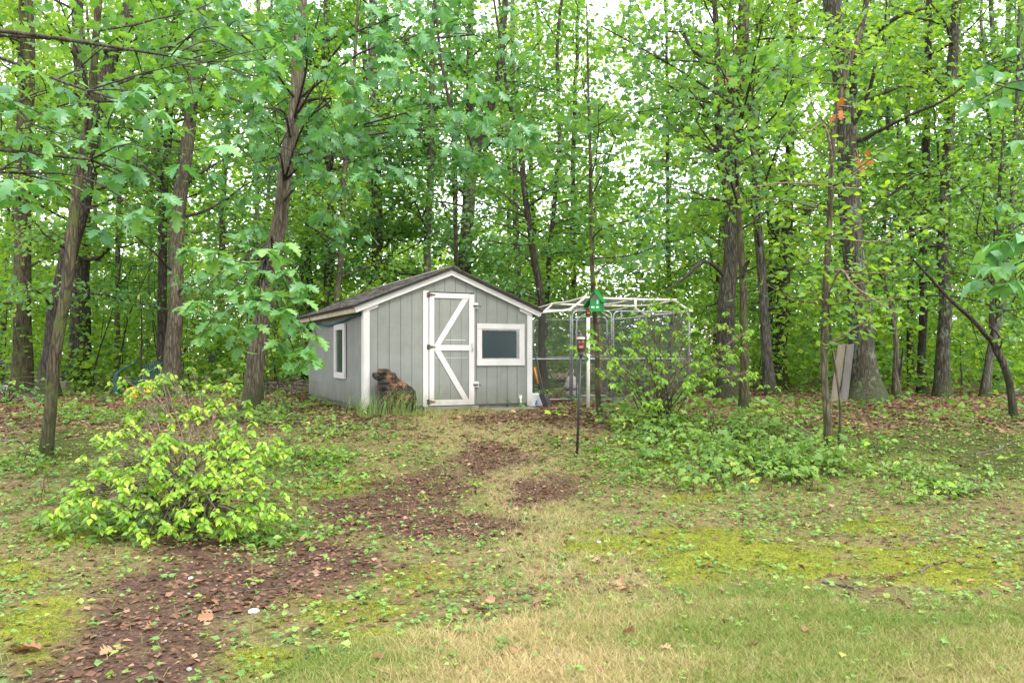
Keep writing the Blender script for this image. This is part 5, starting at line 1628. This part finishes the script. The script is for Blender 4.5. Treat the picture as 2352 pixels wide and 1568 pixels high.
def gz_(x, y, Z):
    """height of the ground mesh at x,y (with its fine relief)"""
    ix = np.clip(np.searchsorted(xs, x) - 1, 0, nx - 2); iy = np.clip(np.searchsorted(ys, y) - 1, 0, ny - 2)
    fx = (x - xs[ix]) / (xs[ix + 1] - xs[ix]); fy = (y - ys[iy]) / (ys[iy + 1] - ys[iy])
    return (gz[iy, ix] * (1 - fx) + gz[iy, ix + 1] * fx) * (1 - fy) + (gz[iy + 1, ix] * (1 - fx) + gz[iy + 1, ix + 1] * fx) * fy


def blades(name, label, r, x, y, Z, h, w_, mat, rnd, lean=.6):
    n = len(x)
    z = gz_(x, y, Z)
    a = r.uniform(0, 6.28, n); hh = h * r.uniform(.45, 1.25, n)
    b = np.stack([x, y, z - .004], -1)
    sd_ = np.stack([np.cos(a), np.sin(a), a * 0], -1) * (w_ * r.uniform(.7, 1.3, n))[:, None]
    dv = np.stack([r.normal(0, lean, n), r.normal(0, lean, n), np.ones(n)], -1) * hh[:, None]
    V = np.stack([b - sd_, b + sd_, b + dv * np.array([1, 1, .9])], 1).reshape(-1, 3)
    o = put(name, npmesh(name, V, np.arange(3 * n).reshape(-1, 3), False, rnd), M[mat], kind='stuff')
    return tag(o, label, 'grass')


r = np.random.default_rng(90)
x, y, Z = scatter(r, 560000, -3.6, 5.4, 3.2, 7.3, lambda Z, x, y: Z['lawn'] * .95)
blades('lawn_grass', 'short dry lawn grass in the foreground', r, x, y, Z, .052, .0026, 'grass', np.clip(r.beta(1.5, 1.5, len(x)) * .85 + 1.5 * (fbm(x * .9, y * 1.6, 77, 3) - .5) + .16 - .02 * (x - 1), 0, 1), .8)
x, y, Z = scatter(r, 420000, -9, 9, 3.3, 14.5, lambda Z, x, y: (1 - Z['lawn']) * (1 - .85 * Z['dirt']) * (1 - .7 * Z['moss']) * (1 - .93 * Z['woods']) * (.12 + .9 * Z['path'] + 1.3 * np.clip(Z['n1'] - .5, 0, 1)))
blades('wild_grass', 'thin scattered wild grass over the bank and path', r, x, y, Z, .062, .0028, 'grass', np.clip(r.beta(2, 2, len(x)) * .8 + .35 * Z['path'] - .1, 0, 1), .8)
x, y, Z = scatter(r, 900000, -8.5, 9.5, 3.3, 14, lambda Z, x, y: Z['moss'] * (1 - Z['lawn']) * np.where(y > 9, .4, 1))
blades('moss', 'yellow-green moss cushions on the ground', r, x, y, Z, .018, .0045, 'mossleaf', np.clip(r.beta(2, 2, len(x)) * .8 + .6 * (Z['n2'] - .4), 0, 1) * (1 - .85 * Z['dark']), .8)  # blades in the dark patches tinted down for moss kind and painted shade


def ground_leaves(name, label, cat, r, x, y, Z, T, size, mat, rnd, zlo, zhi, tilt, axz=0.):
    n = len(x)
    z = gz_(x, y, Z) + r.uniform(zlo, zhi, n)
    a = r.uniform(0, 6.28, n)
    ax = np.stack([np.cos(a), np.sin(a), r.normal(axz, .15, n)], -1)
    nr = UP + r.normal(0, tilt, (n, 3))
    o = put(name, leaves(name, T, np.stack([x, y, z], -1), ax, nr, size * np.exp(np.clip(r.normal(0, .5, n), -1, .75)), rnd), M[mat], kind='stuff')
    return tag(o, label, cat)


# low broad-leaved weeds: little rosettes
x, y, Z = scatter(r, 120000, -8.5, 9, 3.3, 14.3, lambda Z, x, y: (1 - .55 * Z['lawn']) * (1 - .85 * Z['dirt']) * (1 - .7 * Z['moss']) * (1 - .6 * Z['woods']) * (1 - .8 * Z['path']) * np.clip(2.0 * Z['n1'] - .35, .05, 1) * np.where(Z['lawn'] > .5, .35, 1) * .42)
k = r.integers(2, 6, len(x))
xx = np.repeat(x, k) + r.normal(0, .02, k.sum()); yy = np.repeat(y, k) + r.normal(0, .02, k.sum())
ZZ = {a: np.repeat(b, k) for a, b in Z.items()}
ground_leaves('weeds', 'small broad-leaved weeds dotted over the bank and lawn', 'weeds', r, xx, yy, ZZ, DIAM5, .027, 'weed', np.clip(np.repeat(r.beta(2, 2.6, len(x)), k) + r.normal(0, .08, k.sum()), 0, 1), .004, .04, .4, .05)

# taller seedling cover on the right bank and around the lime shrub
cov = [(1640, 1060, 240, 60), (1500, 985, 110, 40), (1800, 1075, 170, 55), (1720, 1000, 170, 30), (250, 1210, 260, 45), (730, 1060, 130, 60), (700, 1000, 110, 35), (2050, 1100, 130, 35), (1480, 1020, 120, 30), (60, 1130, 130, 60), (2150, 1130, 90, 25), (860, 990, 70, 25), (560, 1240, 160, 25),
       (600, 960, 100, 25), (1790, 960, 120, 20), (2200, 960, 180, 15), (250, 960, 260, 18)]
x, y, Z = scatter(r, 40000, -8.5, 8.5, 5.5, 16.5, lambda Z, x, y: np.clip(blob(Z['px'], Z['py'], cov) * 1.1 * np.clip(2.2 * Z['n1'] - .5, 0, 1), 0, 1) * np.where(y > 11.5, .35, .55))
hgt_ = np.abs(r.normal(0, .12, len(x))) * blob(Z['px'], Z['py'], cov[:4]) + .03 + np.abs(r.normal(0, .05, len(x)))
n = len(x); k = np.full(n, 5)
xx = np.repeat(x, 5) + r.normal(0, .05, 5 * n); yy = np.repeat(y, 5) + r.normal(0, .05, 5 * n)
zz = np.repeat(gz_(x, y, Z) + hgt_, 5) + r.normal(0, .015, 5 * n)
a = r.uniform(0, 6.28, 5 * n)
sp = np.repeat(r.random(n), 5)
rv = np.clip(np.repeat(r.beta(2, 2.6, n), 5) + r.normal(0, .08, 5 * n), 0, 1)
ax = np.stack([np.cos(a), np.sin(a), r.normal(-.2, .2, 5 * n)], -1); nr = UP + r.normal(0, .38, (5 * n, 3))
P5 = np.stack([xx, yy, zz], -1)
for nm, T, sel, s, lab in (('ground_cover', MAPLE, sp < .33, .085, 'lobed seedling leaves carpeting the bank'), ('broad_ground_cover', OVATE, sp >= .33, .07, 'oval seedling leaves carpeting the bank')):
    o = put(nm, leaves(nm, T, P5[sel], ax[sel], nr[sel], s * r.uniform(.55, 1.2, sel.sum()), rv[sel]), M['cover'], kind='stuff')
    tag(o, lab, 'ground cover')

def thicket(name, label, seed, n, rects, hmax, T, size, mat):
    """knee-high seedlings: stems topped with layered leaves"""
    r = np.random.default_rng(seed)
    P_, A_, R_ = [], [], []
    tb = TB()
    for i in range(n):
        cx, cy, rx, ry = rects[int(r.integers(0, len(rects)))]
        px, py = cx + r.normal(0, rx), cy + r.normal(0, ry)
        b = G(px, py)
        h = hmax * r.uniform(.35, 1.05)
        top = b + np.array([r.normal(0, .06), r.normal(0, .06), h])
        tb.add(np.array([b - [0, 0, .02], (b + top) / 2 + [.01, 0, 0], top]), [.004, .003, .002], 3)
        c = r.beta(2, 2.4)
        for lv in range(int(3 + h * 9)):
            t = r.uniform(.45, 1.05); a = r.uniform(0, 6.28); rr = r.uniform(.02, .13)
            P_.append(b + (top - b) * t + np.array([math.cos(a) * rr, math.sin(a) * rr, r.normal(0, .012)]))
            A_.append((math.cos(a), math.sin(a) - .2, r.normal(-.4, .25))); R_.append(np.clip(c + r.normal(0, .1), 0, 1))
    m_ = len(P_)
    o = put(name, leaves(name, T, np.array(P_), np.array(A_), UP + np.array([0, -.25, 0]) + r.normal(0, .35, (m_, 3)), size * r.uniform(.6, 1.25, m_), np.array(R_)), M[mat], kind='stuff')
    tag(o, label, 'seedlings')
    put('stems', tb.mesh('stems', (0, 0, 0)), M['twig'], o)


B1 = [(1640, 1070, 110, 26), (1560, 1020, 90, 20), (1760, 1060, 100, 30), (1700, 1105, 80, 16), (1480, 985, 70, 15), (1830, 1090, 60, 20), (1610, 1000, 90, 16)]
thicket('maple_seedlings', 'lobed knee-high seedlings massed on the right bank', 501, 190, B1, .34, MAPLE, .105, 'cover')
thicket('oval_leaf_seedlings', 'oval-leaved knee-high seedlings massed on the right bank', 502, 200, B1, .30, OVATE, .09, 'cover')
thicket('bank_seedlings', 'mixed low seedlings scattered on the left bank and bank edges', 503, 230, [(720, 1050, 60, 30), (640, 1110, 60, 25), (130, 1130, 70, 40), (2050, 1090, 70, 25), (2160, 1130, 60, 20), (800, 1000, 50, 18), (300, 1230, 120, 18), (60, 1060, 50, 25), (700, 960, 60, 10)], .2, OVATE, .08, 'cover')

# brown leaf litter
x, y, Z = scatter(r, 330000, -13, 13, 3.3, 26, lambda Z, x, y: np.clip(.34 + .55 * Z['dirt'] + .8 * Z['woods'] + .08 * Z['path'], 0, 1) * (1 - .85 * Z['lawn']) * np.where(y > 18, .5, 1) * (1 - .55 * Z['moss']))
ground_leaves('leaf_litter', 'brown fallen leaf litter on the ground', 'leaf litter', r, x, y, Z, CURL, np.where(y > 11, .052, .034), 'litter', r.beta(2, 2.4, len(x)), .002, .016, .4)
x, y, Z = scatter(r, 16000, -13, 13, 13.5, 26, lambda Z, x, y: (1 - Z['path']) * np.clip(2 * Z['n1'] - .55, 0, 1))
ground_leaves('forest_floor_plants', 'small green plants on the forest floor', 'plants', r, x, y, Z, DIAM5, .085, 'cover', r.beta(2, 2.6, len(x)) * .8, .02, .16, .5)

# single seedlings one can point at
def seedling(seed, label, px, py, h, n, size, T, mat, spread=.09, name='seedling'):
    r = np.random.default_rng(seed)
    b = G(px, py)
    t = thing(name, label, 'seedling', b, 0)
    bt = TB(); P_, A_ = [], []
    for i in range(n):
        a = i * 2.4 + r.uniform(0, .6)
        e = b + np.array([math.cos(a) * spread * r.uniform(.3, 1), math.sin(a) * spread * r.uniform(.3, 1), h * r.uniform(.6, 1.0)])
        bt.add(spline([b + r.normal(0, .008, 3) - [0, 0, .02], (b + e) / 2 + [0, 0, .03], e], 5), np.linspace(.0028, .0015, 5), 4)
        P_.append(e); A_.append((math.cos(a), math.sin(a) - .3, -.15))
    put('stem', bt.mesh('stem', b), M['twig'], t)
    ms = []
    for i in range(n):
        me = npmesh('seedling_leaf', T[0] * (1 + .1 * r.normal()), T[1], False, np.full(len(T[1]), r.uniform(.1, .95)))
        me.materials.append(M[mat])
        leafobj(me, t, b, P_[i], A_[i], UP + r.normal(0, .3, 3), size * r.uniform(.75, 1.15))


for a in [(401, 'yellow-green maple seedling between the shed corner and the black torch', 1278, 965, .16, 6, .14, MAPLE, 'lime', .16),
          (402, 'dark maple seedling at the foot of the feeder sapling', 1407, 975, .42, 8, .15, MAPLE, 'deep', .14),
          (403, 'pale yellow seedling beside the short olive trunk', 1735, 958, .15, 7, .16, MAPLE, 'lime', .22),
          (404, 'lime seedling on the far right bank, largest there', 2145, 1130, .14, 9, .13, OVATE, 'lime', .14),
          (405, 'lime seedling beside the foot of the slender pale tree', 1895, 1040, .22, 7, .12, OVATE, 'lime', .09),
          (406, 'lobed green seedling under the front of the lime shrub', 330, 1195, .12, 5, .13, MAPLE, 'spice', .1),
          (407, 'upright leafy weed on the bare earth of the path', 1092, 1135, .16, 8, .07, OVATE, 'spice', .05),
          (408, 'pale seedling on the left bank below the grass tuft', 745, 1060, .18, 10, .11, MAPLE, 'spice', .2),
          (409, 'yellowing seedling at the base of the run gate', 1312, 925, .14, 7, .15, OVATE, 'cover', .2),
          (410, 'five-leaved green seedling on the mossy left bank', 760, 1150, .08, 6, .12, MAPLE, 'cover', .14),
          (411, 'leafy plant on the right bank beside the whip stem', 2020, 1050, .25, 10, .12, OVATE, 'spice', .16),
          (412, 'small green sprout against the shed wall below the window', 1165, 938, .2, 6, .06, OVATE, 'cover', .05),
          (413, 'yellow seedling in the litter right of the slender pale tree', 1960, 985, .12, 6, .1, OVATE, 'lime', .12),
          (414, 'bright seedling at the far right edge of the bank', 2330, 1062, .1, 6, .11, OVATE, 'spice', .15)]:
    seedling(*a)

# fallen oak leaves big enough to point at
DRY = []
for k in range(4):
    V = OAK[0].copy(); V[:, 2] += .30 * np.abs(V[:, 1]) * (1 + k * .5) + .12 * (V[:, 0] - .5) ** 2 * (k - 1) * 2; V[:, 1] *= 1.25
    me = npmesh('fallen_leaf', V, OAK[1], False, np.zeros(len(OAK[1]))); me.materials.append(M['dry_leaf']); DRY.append(me)
ZERO = np.zeros(3)


def fallen(px, py, s, label, group=None, seed=0):
    r = np.random.default_rng(seed)
    g = G(px, py); g[2] = float(gz_(np.array([g[0]]), np.array([g[1]]), None)[0]) + .015
    a = r.uniform(0, 6.28)
    o = leafobj(DRY[seed % 4], None, ZERO, g, (math.cos(a), math.sin(a), .08), UP + r.normal(0, .35, 3), s)
    o.name = 'fallen_leaf'
    tag(o, label, 'leaf', group)


fallen(100, 1500, .15, 'large upturned tan oak leaf in the near left moss', None, 1)
fallen(1435, 1350, .16, 'large tan oak leaf on a twig at the lawn edge', None, 2)
fallen(1425, 1465, .10, 'brown oak leaf lying in the middle of the near lawn', None, 3)
fallen(465, 1385, .12, 'orange-tan oak leaf on the bare earth', None, 4)
fallen(1360, 1290, .10, 'pinkish fallen leaf on the moss below the path', None, 5)
fallen(495, 1420, .10, 'small tan oak leaf on the earth below the orange one', None, 6)
rf_ = np.random.default_rng(8)
for i in range(46):
    px = rf_.uniform(150, 2300); py = rf_.uniform(1060, 1520)
    fallen(px, py, rf_.uniform(.055, .10), 'small dry brown oak leaf lying on the ground', 'small dry leaves strewn on the ground', 10 + i)


# fallen twigs and branches
def stick(px0, py0, px1, py1, rr, label, group=None, seed=0, lift=.0):
    r = np.random.default_rng(600 + seed)
    a, b = G(px0, py0), G(px1, py1)
    n = 9
    q = a + (b - a) * np.linspace(0, 1, n)[:, None]
    L = np.linalg.norm(b - a)
    q[:, :2] += np.cumsum(r.normal(0, .02 * L, (n, 2)), 0) * np.sin(np.linspace(0, math.pi, n))[:, None]
    q[:, 2] = gz_(q[:, 0], q[:, 1], None) + rr * .8 + lift * np.sin(np.linspace(0, math.pi, n))
    tb = TB(); tb.add(q, np.linspace(rr, rr * .5, n), 6, .15, seed)
    for j in (3, 6):
        d = np.append(r.normal(0, .25 * L * .5, 2), .02)
        tb.add(np.array([q[j], q[j] + d * .5 + [0, 0, .01], q[j] + d]), [rr * .6, rr * .45, rr * .3], 5)
    base = q[0].copy()
    o = put('fallen_twig' if rr < .03 else 'fallen_branch', tb.mesh('twig', base), M['stick'], None, base)
    tag(o, label, 'twig' if rr < .03 else 'branch', group)


for i, s in enumerate([(1890, 1338, 1975, 1352, .014, 'dark curved stick on the moss at the lawn edge', None), (1150, 1365, 1235, 1366, .008, 'straight thin twig lying below the path', None),
                       (-10, 925, 108, 917, .05, 'long fallen branch on the litter at the left edge', None), (180, 918, 260, 910, .03, 'fallen branch on the litter behind the olive trunk', None),
                       (500, 1372, 680, 1345, .006, 'long thin curved twig on the bare earth', None), (1640, 1395, 1780, 1400, .006, 'thin twig along the edge of the lawn', None),
                       (700, 1520, 735, 1490, .007, 'short bent grey twig on the near earth', None), (2110, 1320, 2180, 1290, .010, 'forked twig on the moss to the right', None),
                       (0, 1010, 60, 1030, .022, 'dark branch on the mossy ground at the left edge', None), (2240, 1045, 2330, 1015, .012, 'dark twig on the shaded moss to the far right', None)]):
    stick(*s, seed=i)
for i in range(34):
    px, py = rf_.uniform(60, 2300), rf_.uniform(960, 1480); L = rf_.uniform(20, 70)
    stick(px, py, px + L, py + rf_.uniform(-12, 12), rf_.uniform(.003, .006), 'thin dry twig lying on the ground', 'thin twigs strewn on the ground', 30 + i)

# brush heap behind the left wall of the shed
tb = TB(); c0 = P(665, 880, 21)
for i in range(220):
    p0 = np.array([c0[0] + rf_.normal(0, .8), c0[1] + rf_.normal(0, .5), 0]); p0[2] = float(hgt(p0[0], p0[1])) + abs(rf_.normal(0, .16))
    d = rf_.normal(0, .35, 3) * np.array([1, .7, .3])
    tb.add(np.array([p0, p0 + d * .5 + rf_.normal(0, .03, 3), p0 + d]), [.016, .012, .006], 4)
b0 = onground(c0[0], c0[1])
o = put('brush_heap', tb.mesh('brush_heap', b0), M['stick'], None, b0, kind='stuff')
tag(o, 'low heap of dead brush left of the shed', 'brush heap')
p = G(235, 925)
o = put('small_stump', MB().lathe([(.09, -.03), (.075, .05), (.07, .14), (.05, .145)], 10).mesh('small_stump', True), M['bark_tan'], None, p)
tag(o, 'small pale cut stump in the litter behind the lime shrub', 'stump')


# pale stones
def stone(px, py, s, label, group=None, seed=0, mat='pale_stone'):
    r = np.random.default_rng(seed)
    bm = bmesh.new(); bmesh.ops.create_icosphere(bm, subdivisions=2, radius=1)
    for v in bm.verts:
        v.co *= 1 + .25 * (r.random() - .5)
        v.co.z *= .6; v.co.y *= .8
    me = bpy.data.meshes.new('stone'); bm.to_mesh(me); bm.free()
    g = G(px, py)
    o = put('pale_stone', me, M[mat], None, g + np.array([0, 0, s * .3]), (0, 0, r.uniform(0, 6)))
    o.scale = (s, s, s)
    tag(o, label, 'stone', group)


stone(583, 1408, .033, 'white stone lying on the bare earth', None, 1)
stone(438, 1330, .022, 'white pebble at the moss edge on the left', None, 2)
stone(1095, 1205, .018, 'white pebble on the lower path', None, 3)
stone(1375, 1247, .022, 'pale pebble on the moss below the torch', None, 4)
for i in range(26):
    px, py = (rf_.normal(1195, 50), rf_.normal(1110, 35)) if i < 12 else (rf_.uniform(150, 1400), rf_.uniform(1250, 1540))
    stone(px, py, rf_.uniform(.009, .018), 'small grey pebble on the bare earth', 'pebbles on the bare earth', 20 + i, 'stone')

# dead orange leaf bunches hung in the crooked tree and on the roof net
r = np.random.default_rng(12)
o_ = np.concatenate([P(1675, 180, 17.6) + r.normal(0, 1, (26, 3)) * np.array([.16, .1, .07]), P(1920, 250, 10.4) + r.normal(0, .04, (4, 3)), P(1972, 372, 12) + r.normal(0, .06, (8, 3))])
me = leaves('withered_leaves', OAK, o_, r.normal(0, 1, (len(o_), 3)) + np.array([0, 0, -.6]), r.normal(0, 1, (len(o_), 3)), np.full(len(o_), .15), r.random(len(o_)))
o = put('withered_leaves', me, M['orange_leaf'], kind='stuff'); tag(o, 'withered orange leaves hanging in the trees', 'leaves')
pts = []
for i in range(130):
    u, v = r.uniform(-2.4, -.4), r.uniform(0, 4.5)
    pts.append((KO[0] + u * math.cos(KR) - v * math.sin(KR), KO[1] + u * math.sin(KR) + v * math.cos(KR), KO[2] + 2.255 + r.uniform(0, .02)))
me = leaves('roof_litter', CURL, np.array(pts), r.normal(0, 1, (130, 3)) * [1, 1, .2], UP + r.normal(0, .4, (130, 3)), np.full(130, .09), r.random(130))
o = put('roof_litter', me, M['litter'], kind='stuff'); tag(o, 'dry leaves caught on the netting over the run', 'leaf litter')
